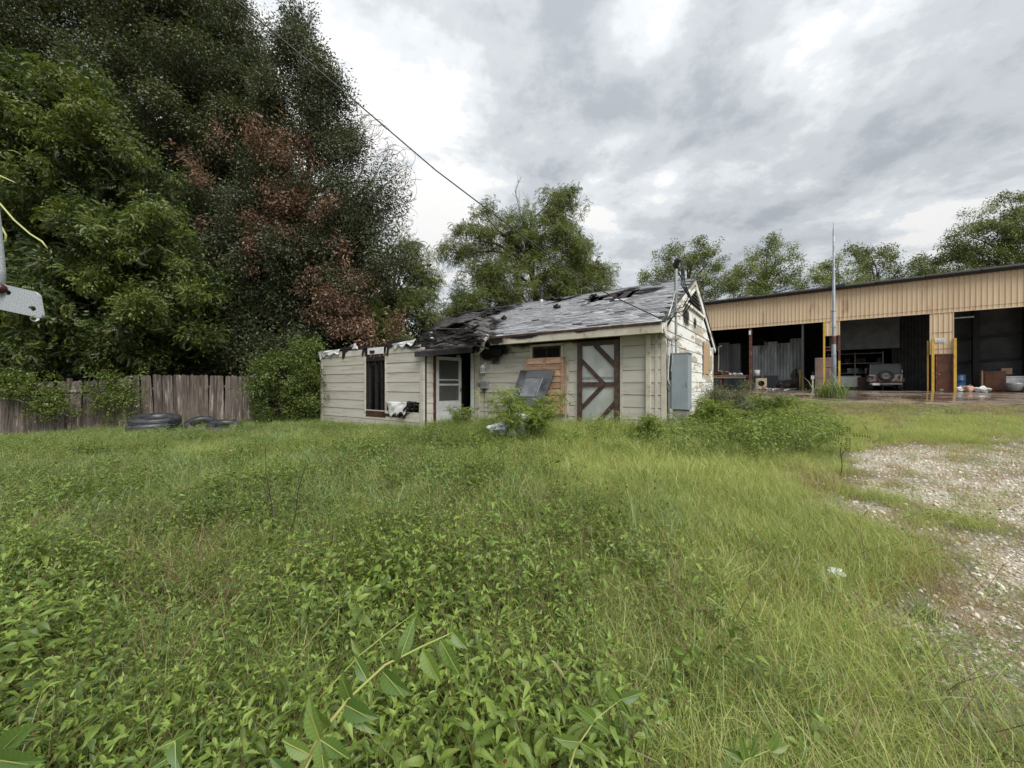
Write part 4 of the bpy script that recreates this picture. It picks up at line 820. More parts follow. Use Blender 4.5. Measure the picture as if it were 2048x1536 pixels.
t = W('bucket', 'dirty white plastic bucket on the workbench end beside the red column', 'bucket', -8.95, 1.2)
mb = MB(); mb.lathe([(.0, 1.0), (.15, 1.0), (.19, 1.45), (.17, 1.45), (.14, 1.05), (0, 1.05)], 16); mb.obj('pail', M['white'], t, True); mb = MB(); mb.b2(-.25, .25, -.25, .25, .5, .998); mb.obj('stand', M['black'], t)
# dryer shell with round hole
t = W('appliance_shell', 'rusty cream washing machine shell with a round hole in its front', 'appliance', -8.68, .85, R(8))
cream = mat('rusting cream enamel', (.50, .44, .33), (.42, .33, .22), 3, .5, dirt=(.2, .07, .03), dscale=2.2, drange=(.52, .64))
def holed_plate(mb, x0, x1, z0, z1, cx, cz, r, y, mi=0, n=24):
    ring = [(cx + r * math.cos(2 * math.pi * i / n), cz + r * math.sin(2 * math.pi * i / n)) for i in range(n)]
    outp = []
    for i in range(n):
        a = 2 * math.pi * i / n; dx, dz = math.cos(a), math.sin(a)
        tx = ((x1 - cx) / dx if dx > 1e-6 else (x0 - cx) / dx if dx < -1e-6 else 9); tz_ = ((z1 - cz) / dz if dz > 1e-6 else (z0 - cz) / dz if dz < -1e-6 else 9)
        q = min(tx, tz_); outp.append((cx + dx * q, cz + dz * q))
    # make sure corners are included
    for (qx, qz) in ((x0, z0), (x1, z0), (x1, z1), (x0, z1)):
        k = min(range(n), key=lambda i: (outp[i][0] - qx) ** 2 + (outp[i][1] - qz) ** 2); outp[k] = (qx, qz)
    vs = [(a, y, b_) for a, b_ in ring] + [(a, y, b_) for a, b_ in outp] + [(a, y + .04, b_) for a, b_ in ring]
    mb.add(vs, [(i, (i + 1) % n, n + (i + 1) % n, n + i) for i in range(n)] + [(2 * n + i, 2 * n + (i + 1) % n, (i + 1) % n, i) for i in range(n)], mi)
mb = MB(); holed_plate(mb, -.33, .33, .05, .85, 0, .48, .2, -.3); mb.b2(-.33, -.31, -.299, .3, .05, .85); mb.b2(.31, .33, -.299, .3, .05, .85); mb.b2(-.31, .31, -.299, .3, .83, .85); mb.b2(-.31, .31, .28, .3, .05, .83); mb.obj('casing', cream, t)
mb = MB(); mb.b2(-.3, .3, .1, .27, .1, .8); mb.obj('drum', M['rust'], t)
mb = MB(); mb.b2(-.34, .34, -.31, .3, 0.0, .06); mb.obj('base', M['rust'], t)
t = W('yellow_bollard', 'short yellow steel bollard inside the left bay of the warehouse', 'bollard', -6.45, 1.2)
mb = MB(); mb.tube([(0, 0, 0), (0, 0, 1.38)], .055, 10); mb.lathe([(.055, 1.38), (.04, 1.41), (0, 1.42)], 10); mb.obj('tube', M['yellow'], t, True)
# old fridge
t = W('old_fridge', 'tall rusty pinkish beige refrigerator standing behind the steel pole', 'refrigerator', -5.25, .75)
fr_ = mat('rusting fridge enamel', (.30, .225, .195), (.24, .17, .14), 2.5, .5, dirt=(.22, .075, .03), dscale=1.2, drange=(.54, .66), stretch=(1, 1, .5))
mb = MB(); mb.b2(-.42, .42, -.3, .35, .04, 2.15); mb.obj('cabinet', fr_, t, bevel=.03)
mb = MB(); mb.b2(-.41, .41, -.35, -.305, .1, .78); mb.obj('lower_door', fr_, t, bevel=.02); mb = MB(); mb.b2(-.41, .41, -.35, -.305, .80, 2.12); mb.obj('upper_door', fr_, t, bevel=.02)
mb = MB(); mb.tube([(.33, -.39, .95), (.33, -.39, 1.5)], .015, 6); mb.obj('handle', M['steel'], t)
t = W('gas_pump_post', 'narrow white and rust post beside the old refrigerator', 'post', -5.78, .35)
mb = MB(); mb.tube([(0, 0, 0), (0, 0, 1.0)], .045, 8); mb.b2(-.09, .09, -.05, .05, .75, 1.0); mb.obj('post_body', M['white'], t); mb = MB(); mb.b2(-.04, .04, -.06, .02, 1.0, 1.25); mb.obj('lever', M['black'], t)
# heap with leaning tarp
t = W('tarp_heap', 'dark crumpled tarpaulin heap leaning in the left warehouse bay', 'tarpaulin', -7.2, 1.7)
tarp = mat('dark tarp', (.05, .042, .038), (.09, .075, .065), 3, .6)
blobmesh('tarp', tarp, t, (.55, .4, .34), .5, seed=11, loc=(-.1, 0, .28)); blobmesh('tarp_fold', tarp, t, (.22, .2, .75), .35, seed=12, loc=(.45, .1, .7))
t = W('rag_heap', 'white torn papers and rags on the floor before the zinc wall', 'rubbish', -7.9, .6); t['kind'] = 'stuff'
mb = MB()
for k in range(60): mb.box((random.gauss(0, .5), random.gauss(0, .35), .05 + random.uniform(0, .08)), (random.uniform(.05, .35), random.uniform(.05, .2), .012), (random.uniform(-.4, .4), random.uniform(-.4, .4), random.uniform(0, 3)), k % 4)
mb.obj('rags', [M['white'], M['wrap'], M['trim'], M['black']], t)['kind'] = 'stuff'
t = W('white_counter', 'low white counter against the back of the middle bay', 'counter', -4.0, 3.0)
mb = MB(); mb.b2(-.75, .75, -.3, .3, .25, .95); mb.obj('cupboard', M['white'], t); mb = MB(); mb.b2(-.78, .78, -.32, .32, .955, .99); mb.obj('worktop', M['conduit'], t); mb = MB(); mb.b2(-.72, .72, -.25, .25, .02, .24); mb.obj('plinth', M['black'], t)
t = W('red_cabinet', 'dark red wooden cabinet left of the off road car', 'cabinet', -3.0, 2.75)
mb = MB(); mb.b2(-.42, .3, -.3, .3, .05, .9); mb.obj('carcass', M['rust'], t); mb = MB(); mb.b2(-.38, -.08, -.33, -.305, .1, .85); mb.obj('door', M['darkwood'], t); mb = MB(); mb.b2(-.05, .26, -.33, -.305, .1, .85); mb.obj('door', M['darkwood'], t)
t = W('shelf_unit', 'dark metal shelving with boxes behind the off road car', 'shelves', -3.3, 5.6)
for z_ in (.5, 1.2, 1.9, 2.6): mb = MB(); mb.b2(-1.6, 1.4, -.3, .3, z_, z_ + .04); mb.obj('shelf', M['conduit'], t)
for x_ in (-1.6, -.1, 1.36): mb = MB(); mb.b2(x_, x_ + .05, -.3, .3, 0, 2.7); mb.obj('upright', M['conduit'], t)
mb = MB()
for k in range(22): x_ = random.uniform(-1.4, 1.2); z_ = random.choice((.54, 1.24, 1.94)); mb.box((x_, 0, z_ + .17), (random.uniform(.15, .4), .4, .33), None, k % 4)
mb.obj('boxes', [M['inner'], M['galv2'], M['charbrown'], M['trim']], t)['kind'] = 'stuff'
t = W('blue_drum', 'blue plastic drum beside the right yellow guard post', 'drum', .78, 1.4)
blue = mat('blue plastic', (.02, .07, .17), (.015, .05, .13), 3, .4)
mb = MB(); mb.lathe([(0, .0), (.28, .0), (.30, .03), (.3, .28), (.315, .30), (.3, .32), (.3, .62), (.315, .64), (.3, .66), (.3, .92), (.28, .95), (0, .95)], 22); mb.obj('barrel', blue, t, True); mb = MB(); mb.lathe([(.29, .95), (.31, .95), (.31, .98), (0, .98)], 22); mb.obj('lid', blue, t)
for k, (x_, y_, r_, mm, lab) in enumerate(((.62, .35, (.2, .16, .16), M['white'], 'small white plastic bag on the floor left of the pink one'), (.95, .3, (.24, .18, .20), mat('pink bag', (.42, .24, .18), (.5, .33, .26), 4, .5), 'pinkish bag between two white bags near the blue drum'), (1.42, .25, (.27, .2, .16), M['white'], 'white plastic bag lying on the apron right of the pink bag'))):
    t = W('rubbish_bag', lab, 'bag', x_, y_, 0, 'bags at the foot of the right bay'); blobmesh('bag_body', mm, t, r_, .35, seed=20 + k, loc=(0, 0, r_[2] * .8)); mb = MB(); mb.tube([(0, 0, r_[2] * 1.3), (.03, 0, r_[2] * 1.9), (.06, .02, r_[2] * 2.1)], [.05, .02, .04], 6); mb.obj('bag_knot', mm, t)
t = W('brown_cabinet', 'brown wooden cabinet in the right bay beyond the blue drum', 'cabinet', 1.95, 2.2, R(-5))
brown = mat('brown board', (.13, .055, .03), (.085, .038, .022), 3, .6)
mb = MB(); mb.b2(-.1, .72, -.28, .3, .03, 1.16); mb.obj('carcass', brown, t); mb = MB(); mb.b2(-.16, -.11, -.35, .3, .0, 1.2); mb.obj('side_board', M['cedar'], t); mb = MB(); mb.b2(-.02, .68, -.31, -.285, .08, 1.1); mb.obj('door', brown, t)
t = W('white_chest', 'long white chest behind a grey tub in the right bay', 'chest', 3.1, 2.3)
mb = MB(); mb.b2(-.55, .55, -.3, .3, .3, .80); mb.obj('chest_body', M['white'], t, bevel=.03); mb = MB(); mb.b2(-.57, .57, -.32, .32, .81, .87); mb.obj('lid', M['white'], t, bevel=.015); mb = MB(); mb.b2(-.5, .5, -.25, .25, .0, .3); mb.obj('stand', M['black'], t)
t = W('grey_tub', 'round grey metal tub in front of the white chest', 'tub', 2.75, 1.2)
mb = MB(); mb.lathe([(0, .1), (.22, .1), (.33, .5), (.35, .5), (.36, .47), (.24, .08), (0, .06)], 20); mb.obj('tub_body', M['steel'], t, True)
t = W('white_pail', 'white square pail on the floor right of the grey tub', 'pail', 3.25, 1.2)
mb = MB(); mb.prism([(-.17, -.17, .02), (.17, -.17, .02), (.17, .17, .02), (-.17, .17, .02)], (0, 0, .5)); mb.obj('pail_body', M['white'], t, bevel=.03); mb = MB(); mb.b2(-.2, .2, -.2, .2, .525, .57); mb.obj('lid', M['white'], t, bevel=.01)
t = W('steel_table', 'grey steel table at the right edge holding boxes and a folded sheet', 'table', 4.1, 1.6)
mb = MB(); mb.b2(-.7, 1.2, -.4, .4, .98, 1.03); mb.obj('table_top', M['steel'], t); mb = MB(); mb.b2(-.68, 1.18, -.38, .38, .28, .31); mb.obj('lower_shelf', M['steel'], t)
for x_ in (-.66, 1.16):
    for y_ in (-.36, .36): mb = MB(); mb.b2(x_ - .025, x_ + .025, y_ - .025, y_ + .025, 0, .98); mb.obj('leg', M['steel'], t)
t = thing('carton', 'small brown carton on the crate stack left of the steel table', 'box', w2w(3.0, 3.4, 0), WA); mb = MB(); mb.b2(-.2, .2, -.2, .2, 1.0, 1.35); mb.obj('carton_body', M['cedar'], t); mb = MB(); mb.b2(-.45, .35, -.25, .25, .0, .998); mb.obj('crate', M['inner'], t)
t = thing('folded_sheet', 'grey white folded sheet lying on the steel table', 'sheet', w2w(3.95, 1.5, 1.05), WA); blobmesh('sheet_body', M['wrap'], t, (.4, .25, .14), .4, seed=31, loc=(0, 0, .1))
t = W('hanging_strap', 'pale cord hanging from a lamp hook in the left bay', 'cord', -11.4, .9); mb = MB(); mb.tube([(0, 0, 1.5), (.02, 0, 2.4), (0, 0, 3.2)], .03, 6); mb.box((.12, 0, 3.28), (.25, .06, .07), (0, -.4, 0)); mb.obj('cord_body', M['trim'], t)
# ---------------------------------------------------------------- tyres by the fence
def tyre(px, py, d, ro, w_, rot, label, ri=None):
    p = at(px, py, d); t = thing('tyre', label, 'tyre', p, 0, 'old tyres dumped by the fence'); t.rotation_euler = rot
    ri = ri or ro * .58; pr = tyre_prof(ro, ri, w_); mb = MB(); mb.lathe(pr, 36, None, closed=True); mb.obj('casing', M['tyre'], t, True)
    for k in range(3):
        zz = (-.2 + .2 * k) * w_; mb = MB(); mb.lathe([(ro - .004, zz - .012), (ro + .012, zz - .01), (ro + .012, zz + .01), (ro - .004, zz + .012)], 36, None, closed=True); mb.obj('tread_rib', M['tyre'], t, True)
M['tyre'] = mat('wet old rubber', (.022, .023, .026), (.05, .052, .058), 6, .35)
tyre(312, 842, 12.2, .62, .30, (R(6), R(4), 0), 'largest black tyre lying flat on the stack at the left'); tyre(306, 857, 12.1, .62, .28, (R(-3), R(-4), .3), 'black tyre lying flat under the largest one')
tyre(262, 872, 12.0, .50, .26, (R(4), R(-10), 0), 'black tyre sunk in the grass at the left end of the stack'); tyre(284, 880, 11.3, .56, .26, (R(28), R(-6), .2), 'black tyre tilted forward in the tall grass before the stack')
tyre(402, 850, 12.9, .46, .24, (R(22), R(10), 0), 'black tyre leaning low against the foot of the fence'); tyre(450, 855, 12.8, .5, .24, (R(12), R(10), 0), 'black tyre half hidden in grass at the right end of the row'); tyre(420, 870, 12.4, .45, .24, (R(5), R(-12), 0), 'black tyre lying low between the upright and the right tyre')
# ---------------------------------------------------------------- fence
FP = [at(-160, 765, 12.2), at(0, 765, 12.8), at(130, 760, 13.3), at(250, 760, 13.7), at(375, 752, 14.6), at(532, 755, 14.7)]
FP = [Vector((p.x, p.y)) for p in FP]
def fence(run, label, hgt, lean0):
    c0 = run[0]; t = thing('board_fence', label, 'fence', (c0.x, c0.y, 0)); tot = 0
    for a, b_ in zip(run[:-1], run[1:]):
        d = b_ - a; ln = d.length; u = d / ln; ang = math.atan2(u.y, u.x); k = 0; x = 0
        while x < ln:
            w_ = random.uniform(.12, .15); q = a + u * (x + w_ / 2); g = tz(q.x, q.y); h = hgt + random.uniform(-.035, .025) + .05 * math.sin(q.x * 1.3)
            lean = lean0 * math.sin(q.x * .9) + random.gauss(0, .012); sk = random.gauss(0, .018) + lean0 * .5 * math.sin(q.x * 2.1)
            mb = MB(); e = .035; mb.prism([(-w_ / 2, 0, 0), (w_ / 2, 0, 0), (w_ / 2, 0, h - e), (w_ / 2 - e, 0, h), (-w_ / 2 + e, 0, h), (-w_ / 2, 0, h - e)], (0, .018, 0))
            o = mb.obj('fence_board', M['fencewood'], t); o.location = (q.x - c0.x, q.y - c0.y + random.uniform(-.006, .006), g - .08); o.rotation_euler = (lean, sk, ang); x += w_ + random.uniform(-.002, .005) + (.05 if random.random() < .02 else 0)
        for z_ in (.4, 1.45):
            g0, g1 = tz(a.x, a.y), tz(b_.x, b_.y); mb = MB(); mb.beam((a.x - c0.x, a.y - c0.y + .06, g0 + z_), (b_.x - c0.x, b_.y - c0.y + .06, g1 + z_), .04, .09); mb.obj('fence_rail', M['fencewood'], t)
        mb = MB(); mb.b2(a.x - c0.x - .05, a.x - c0.x + .05, a.y - c0.y + .09, a.y - c0.y + .19, -.4, 1.7); mb.obj('fence_post', M['fencewood'], t)
fence(FP[:4], 'leaning grey weathered board fence overgrown with vines at the far left', 1.92, .07)
fence(FP[3:], 'upright brown board fence section right of the leaning grey one', 1.98, .03)
# chain link
cl = thing('chain_link_fence', 'rusty chain link fence between the board fence and the burnt house', 'fence', (FP[-1].x, FP[-1].y, 0))
L2 = h2w(ALEFT - .2, .5, 0); v2 = Vector((L2.x - FP[-1].x, L2.y - FP[-1].y)); ln = v2.length; u2 = v2 / ln
mb = MB(); st = .075; hgt = 1.5; n = int(ln / st)
for k in range(-int(hgt / st), n):
    for s_ in (0, 1):
        a0, a1 = k * st, k * st + hgt; z0, z1 = 0, hgt
        if a0 < 0: z0 = -a0; a0 = 0
        if a1 > ln: z1 = hgt - (a1 - ln); a1 = ln
        if z1 <= z0: continue
        if s_: z0, z1 = hgt - z0, hgt - z1
        mb.tube([(u2.x * a0, u2.y * a0, z0), (u2.x * a1, u2.y * a1, z1)], .0035, 3, cap=False)
mb.obj('wire_mesh', M['rust'], cl)['kind'] = 'stuff'
for a in (0.05, ln / 2, ln - .05): mb = MB(); mb.tube([(u2.x * a, u2.y * a, -.3), (u2.x * a, u2.y * a, 1.6)], .03, 8); mb.obj('fence_post', M['conduit'], cl)
mb = MB(); mb.tube([(0, 0, 1.52), (u2.x * ln, u2.y * ln, 1.52)], .022, 6); mb.obj('top_rail', M['conduit'], cl)
# ---------------------------------------------------------------- bracket on a post at the left edge, very near
d0 = .55; bp_ = at(-30, 600, d0)
br = thing('metal_bracket', 'galvanized steel bracket plate with two holes at the left edge, hanging on a thin post', 'bracket', bp_)
lp = lambda px, py, dd=d0: at(px, py, dd) - bp_
poly = [(-60, 550), (0, 567), (8, 569), (68, 583), (77, 590), (84, 630), (82, 635), (76, 635), (0, 619), (-60, 608)]
def plate_mesh(poly, holes, th, name, m, parent):
    bm = bmesh.new(); es = []
    for ring in [poly] + holes:
        vs = [bm.verts.new(lp(*p)) for p in ring]
        es += [bm.edges.new((vs[i], vs[(i + 1) % len(vs)])) for i in range(len(vs))]
    r_ = bmesh.ops.triangle_fill(bm, edges=es, use_beauty=True); fs = [f for f in r_['geom'] if isinstance(f, bmesh.types.BMFace)]
    ex = bmesh.ops.extrude_face_region(bm, geom=fs); bmesh.ops.translate(bm, vec=(0, th, 0), verts=[v for v in ex['geom'] if isinstance(v, bmesh.types.BMVert)])
    bmesh.ops.recalc_face_normals(bm, faces=bm.faces); me = bpy.data.meshes.new(name); bm.to_mesh(me); bm.free(); me.materials.append(m)
    o = bpy.data.objects.new(name, me); COL.objects.link(o); o.parent = parent; return o
hole = lambda cx, cy, rx, ry: [(cx + rx * math.cos(k * math.pi / 8) + .25 * ry * math.sin(k * math.pi / 8), cy + ry * math.sin(k * math.pi / 8)) for k in range(16)]
gal = mat('spangled galvanizing', (.40, .43, .44), (.24, .27, .29), 700, .6, metal=.15, detail=2, lo=.4, hi=.6)
plate_mesh(poly, [hole(14, 585, 8.2, 5.2), hole(64, 617, 8.2, 5.2)], .0035, 'bracket_plate', gal, br)
mb = MB(); mb.tube([lp(-60, 120), lp(-14, 440), lp(-5, 540), lp(-5, 586)], .0078, 10); mb.obj('thin_post', gal, br, True)
bolt = mat('dark red bolt', (.05, .008, .008), (.02, .01, .01), 40, .35)
mb = MB(); mb.tube([lp(0, 577, d0 - .006), lp(2, 577, d0 + .004)], .0068, 10); mb.obj('bolt', bolt, br, True)
wm, nt, b = newmat('water'); b.inputs['Base Color'].default_value = (1, 1, 1, 1); b.inputs['Roughness'].default_value = 0.0; b.inputs['Transmission Weight'].default_value = 1; b.inputs['IOR'].default_value = 1.33
bm = bmesh.new(); bmesh.ops.create_uvsphere(bm, u_segments=16, v_segments=10, radius=.0052); me = bpy.data.meshes.new('raindrop'); bm.to_mesh(me); bm.free(); me.materials.append(wm); me.polygons.foreach_set('use_smooth', [True] * len(me.polygons))
o = bpy.data.objects.new('raindrop', me); COL.objects.link(o); o.location = at(70, 636.5, d0 + .0015); o.scale = (1, .8, .85); tag(o, 'clear raindrop hanging under the lower corner of the steel bracket', 'water drop')
# ---------------------------------------------------------------- foliage prototypes (kept in an unlinked collection, only instanced)
def fcol(name, *a, **k): M[name] = leafmat(name, *a, **k)
fcol('grass', (.085, .145, .030), (.42, .47, .13), dry=(.42, .33, .16), drypos=.88)
fcol('bluegrass', (.095, .165, .050), (.28, .37, .15), dry=(.36, .31, .17), drypos=.94)
fcol('drygrass', (.24, .21, .08), (.46, .36, .17), dry=(.36, .17, .08), drypos=.80)
fcol('weed', (.026, .062, .012), (.22, .305, .055), dry=(.36, .33, .07), drypos=.985, rough=.45)
fcol('seed', (.30, .30, .13), (.42, .39, .21))
fcol('tree', (.030, .046, .016), (.105, .118, .036), dry=(.16, .11, .03), drypos=.97, trans=.28)
fcol('treelight', (.060, .095, .018), (.21, .27, .040), dry=(.26, .21, .04), drypos=.96, trans=.35)
fcol('tpdark', (.026, .046, .012), (.135, .175, .032), dry=(.26, .21, .04), drypos=.97, trans=.3)
fcol('treedark', (.030, .042, .017), (.098, .112, .048), dry=(.12, .07, .03), drypos=.95, trans=.2)
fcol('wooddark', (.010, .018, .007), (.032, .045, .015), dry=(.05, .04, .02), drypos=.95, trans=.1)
fcol('far', (.055, .085, .022), (.20, .235, .060), dry=(.25, .20, .06), drypos=.95, trans=.3)
fcol('dead', (.068, .040, .027), (.225, .135, .090), dry=(.32, .22, .15), drypos=.88, trans=.15, rough=.7, gloss=.2)
M['stem'] = mat('green stem', (.13, .16, .04), (.16, .09, .04), 3, .5)
M['bark'] = mat('dark bark', (.045, .036, .028), (.022, .018, .014), 8, .85, bump=.5, stretch=(3, 3, .6))
M['twig'] = mat('grey twigs', (.14, .12, .11), (.08, .07, .065), 8, .8)
M['redbud'] = mat('dark red seed head', (.09, .012, .012), (.05, .01, .01), 8, .6)
def proto(name, mb, mats, smooth=False):
    return bpy.data.objects.new(name, mb.mesh(name, mats, smooth))
def pcol(name, objs):
    c = bpy.data.collections.new(name)
    for i, o in enumerate(objs): o.name = '%s_%02d' % (name, i); c.objects.link(o)
    return c
ru = random.uniform
def blade(mb, base, az, ln, w, lean, curl, mi=0, segs=3, lv=None):
    lv = random.random() if lv is None else lv
    d = Vector((math.cos(az), math.sin(az), 0)); sdir = Vector((-d.y, d.x, 0)); p = Vector(base); vs = []; a = lean
    for i in range(segs + 1):
        t = i / segs; ww_ = w * (1 - t) ** .7 * (.6 + .4 * math.sin(min(1, t * 3) * math.pi / 2)) / 2
        if i == segs: vs.append(p.copy())
        else: vs += [p - sdir * ww_, p + sdir * ww_]
        p = p + (d * math.sin(a) + ZU * math.cos(a)) * ln / segs; a += curl / segs
    fs = [(2 * i, 2 * i + 1, 2 * i + 3, 2 * i + 2) for i in range(segs - 1)] + [(2 * segs - 2, 2 * segs - 1, 2 * segs)]
    mb.add(vs, fs, mi, lv)
def leaf(mb, p, d, up, ln, w, mi=0, fold=.25, droop=.2, n=2, lv=None, serr=False):
    lv = random.random() if lv is None else lv
    p = Vector(p); d = Vector(d).normalized(); s = d.cross(Vector(up)); s = s.normalized() if s.length > 1e-3 else Vector((1, 0, 0)); u = s.cross(d)
    if n == 1:
        m_ = p + d * ln * .42 - u * fold * w * .3
        vs = [p, p + d * ln * .42 + s * w / 2, p + d * ln - u * droop * ln, p + d * ln * .42 - s * w / 2]; mb.add(vs, [(0, 1, 2, 3)], mi, lv); return
    prof = [(0, 0), (.12, .62), (.3, 1), (.5, .92), (.72, .62), (.88, .3), (1, 0)] if n == 3 else [(0, 0), (.3, 1), (.68, .66), (1, 0)]
    if serr:
        prof = [(0, 0)]; m_ = 9
        for i in range(1, m_): t = i / m_; e = math.sin(math.pi * t ** .72) ; prof += [(t - .03, e * .93), (t + .0, e * 1.06)]
        prof.append((1, 0))
    C_ = []; A_ = []; B_ = []
    for (t, ww_) in prof:
        c = p + d * ln * t - u * (droop * ln * t * t); C_.append(c); A_.append(c + s * w / 2 * ww_ + u * fold * w / 2 * ww_); B_.append(c - s * w / 2 * ww_ + u * fold * w / 2 * ww_)
    k = len(prof); vs = C_ + A_[1:-1] + B_[1:-1]; fs = []
    ai = lambda i: k + i - 1 if 0 < i < k - 1 else i; bi = lambda i: 2 * k - 2 + i - 1 if 0 < i < k - 1 else i
    for i in range(k - 1):
        fs.append(tuple(dict.fromkeys((i, i + 1, ai(i + 1), ai(i))))); fs.append(tuple(dict.fromkeys((i, bi(i), bi(i + 1), i + 1))))
    if serr: lv = [lv] * k + [min(1, max(0, lv + (.16 if i % 2 else -.14))) for i in range(1, k - 1)] * 2      # pale and dark bands along the side veins
    mb.add(vs, fs, mi, lv)
def p_grass(n, r, h, w, mats, curl=(.4, 1.6), lean=(.05, .7), stalks=0, segs=3):
    mb = MB()
    for _ in range(n):
        a = ru(0, 6.28); q = r * math.sqrt(random.random()); blade(mb, (q * math.cos(a), q * math.sin(a), -.01), ru(0, 6.28), h * ru(.45, 1.1), w * ru(.6, 1.2), ru(*lean), ru(*curl), segs=segs)
    for _ in range(stalks):
        az = ru(0, 6.28); ln = h * ru(1.2, 1.7); pts = [Vector((0, 0, 0))]; a = ru(.05, .3)
        for i in range(4): pts.append(pts[-1] + Vector((math.cos(az) * math.sin(a), math.sin(az) * math.sin(a), math.cos(a))) * ln / 4); a += .18
        mb.tube(pts, .0012, 3, 0, False); d = pts[-1] - pts[-2]; d.normalize()
        mb.tube([pts[-1], pts[-1] + d * .015, pts[-1] + d * .05, pts[-1] + d * .065 - ZU * .006], [.0015, .0042, .0036, .001], 5, 1)
    return mb
def p_weed(h, nl, lw, ll, branches=3, serr=False, n=2, buds=0):
    mb = MB()
    def shoot(p0, az, ln, lean, k):
        pts = [Vector(p0)]; a = lean
        for i in range(5): pts.append(pts[-1] + Vector((math.cos(az) * math.sin(a), math.sin(az) * math.sin(a), math.cos(a))) * ln / 5); a += ru(-.05, .16); az += ru(-.2, .2)
        mb.tube(pts, [.0026 * (1 - .16 * i) for i in range(6)], 3, 1, False)
        for i in range(k):
            t = (i + .6) / k * 5; j = min(int(t), 4); p = pts[j].lerp(pts[j + 1], t - j); aa = i * 2.4 + ru(-.5, .5); el = ru(-.3, .9)
            sc = (.55 + .6 * math.sin(math.pi * min(1, (i + 1.5) / (k + 1)))) * ru(.7, 1.15); d = Vector((math.cos(aa) * math.cos(el), math.sin(aa) * math.cos(el), math.sin(el)))
            leaf(mb, p + d * .006, d, ZU, ll * sc, lw * sc, 0, .35, ru(.15, .8), n, serr=serr)
            if buds and random.random() < buds: mb.lathe([(0, -.004), (.005, 0), (0, .005)], 5, Matrix.Translation(p), 2)
        for q in range(3): aa = ru(0, 6.28); leaf(mb, pts[-1], (math.cos(aa), math.sin(aa), 1.2), ZU, ll * .5, lw * .45, 0, .3, .1, n, lv=ru(.75, .95))
    shoot((0, 0, 0), ru(0, 6.28), h, ru(0, .2), nl)
    for b_ in range(branches): az = b_ * 6.28 / max(branches, 1) + ru(-.5, .5); shoot((0, 0, h * ru(.02, .25)), az, h * ru(.5, .95), ru(.4, 1.0), max(4, int(nl * .7)))
    return mb
P_fine = pcol('fine_grass', [proto('g', p_grass(170, .26, .24, .0036, None, (.5, 2.0), (.05, .9)), [M['grass']]) for _ in range(6)] + [proto('g', p_grass(150, .25, .26, .004, None, stalks=1), [M['grass'], M['seed']])])
P_blue = pcol('wide_grass', [proto('g', p_grass(18, .10, .36, .0065, None, (.6, 2.4), (.1, .9)), [M['bluegrass']]) for _ in range(7)] + [proto('g', p_grass(14, .08, .40, .007, None, (.6, 2.0), stalks=1), [M['bluegrass'], M['seed']])])
P_dry = pcol('dry_grass', [proto('g', p_grass(30, .09, .17, .003, None, (.3, 1.5), (.1, 1.0)), [M['drygrass']]) for _ in range(3)])
P_weed = pcol('leafy_weed', [proto('w', p_weed(ru(.34, .5), 18, .015, .042, 3, buds=.05), [M['weed'], M['stem'], M['redbud']]) for _ in range(5)] + [proto('w', p_weed(.40, 14, .022, .050, 3, n=3, buds=.1), [M['weed'], M['stem'], M['redbud']]) for _ in range(2)])
P_big = pcol('nettle_weed', [proto('w', p_weed(ru(.45, .6), 13, .027, .058, 2, serr=True, buds=.15), [M['weed'], M['stem'], M['redbud']]) for _ in range(5)])
def p_straw():
    mb = MB()
    for _ in range(9):
        az, a, ln = ru(0, 6.28), ru(.2, 1.45), ru(.12, .40); p = Vector((ru(-.1, .1), ru(-.1, .1), 0)); d = Vector((math.cos(az) * math.sin(a), math.sin(az) * math.sin(a), math.cos(a))); mb.tube([p, p + d * ln * .5 + Vector((0, 0, .02)), p + d * ln], [.0018, .0015, .0008], 3, 0, False)
    for _ in range(16): blade(mb, (ru(-.15, .15), ru(-.15, .15), 0), ru(0, 6.28), ru(.08, .22), .004, ru(.6, 1.4), ru(.2, 1.2), 1)
    return mb
M['deadstem'] = mat('dead stem', (.24, .17, .11), (.14, .09, .055), 3, .7, randv=.3)
P_straw = pcol('straw', [proto('s', p_straw(), [M['deadstem'], M['drygrass']]) for _ in range(4)])
def p_creep():
    mb = MB()
    for _ in range(60): a = ru(0, 6.28); q = .2 * math.sqrt(random.random()); aa = ru(0, 6.28); leaf(mb, (q * math.cos(a), q * math.sin(a), ru(.0, .12)), (math.cos(aa), math.sin(aa), ru(-.1, .7)), ZU, ru(.015, .032), ru(.010, .017), 0, .2, .2, 2)
    return mb
P_creep = pcol('creeping_weed', [proto('c', p_creep(), [M['weed']]) for _ in range(3)])
def p_peb():
    bm = bmesh.new(); bmesh.ops.create_icosphere(bm, subdivisions=1, radius=.016); mb = MB(); bm.verts.ensure_lookup_table()
    mb.add([v.co * ru(.75, 1.2) * 1 for v in bm.verts], [tuple(v.index for v in f.verts) for f in bm.faces]); bm.free(); return mb
mp_, nt, b = newmat('pebble'); oi = N(nt, 'ShaderNodeObjectInfo'); L(nt, mixc(nt, oi.outputs['Random'], (.28, .25, .19), (.66, .61, .51)), b.inputs['Base Color']); b.inputs['Roughness'].default_value = .6
P_peb = pcol('pebbles', [proto('p', p_peb(), [mp_]) for _ in range(4)])
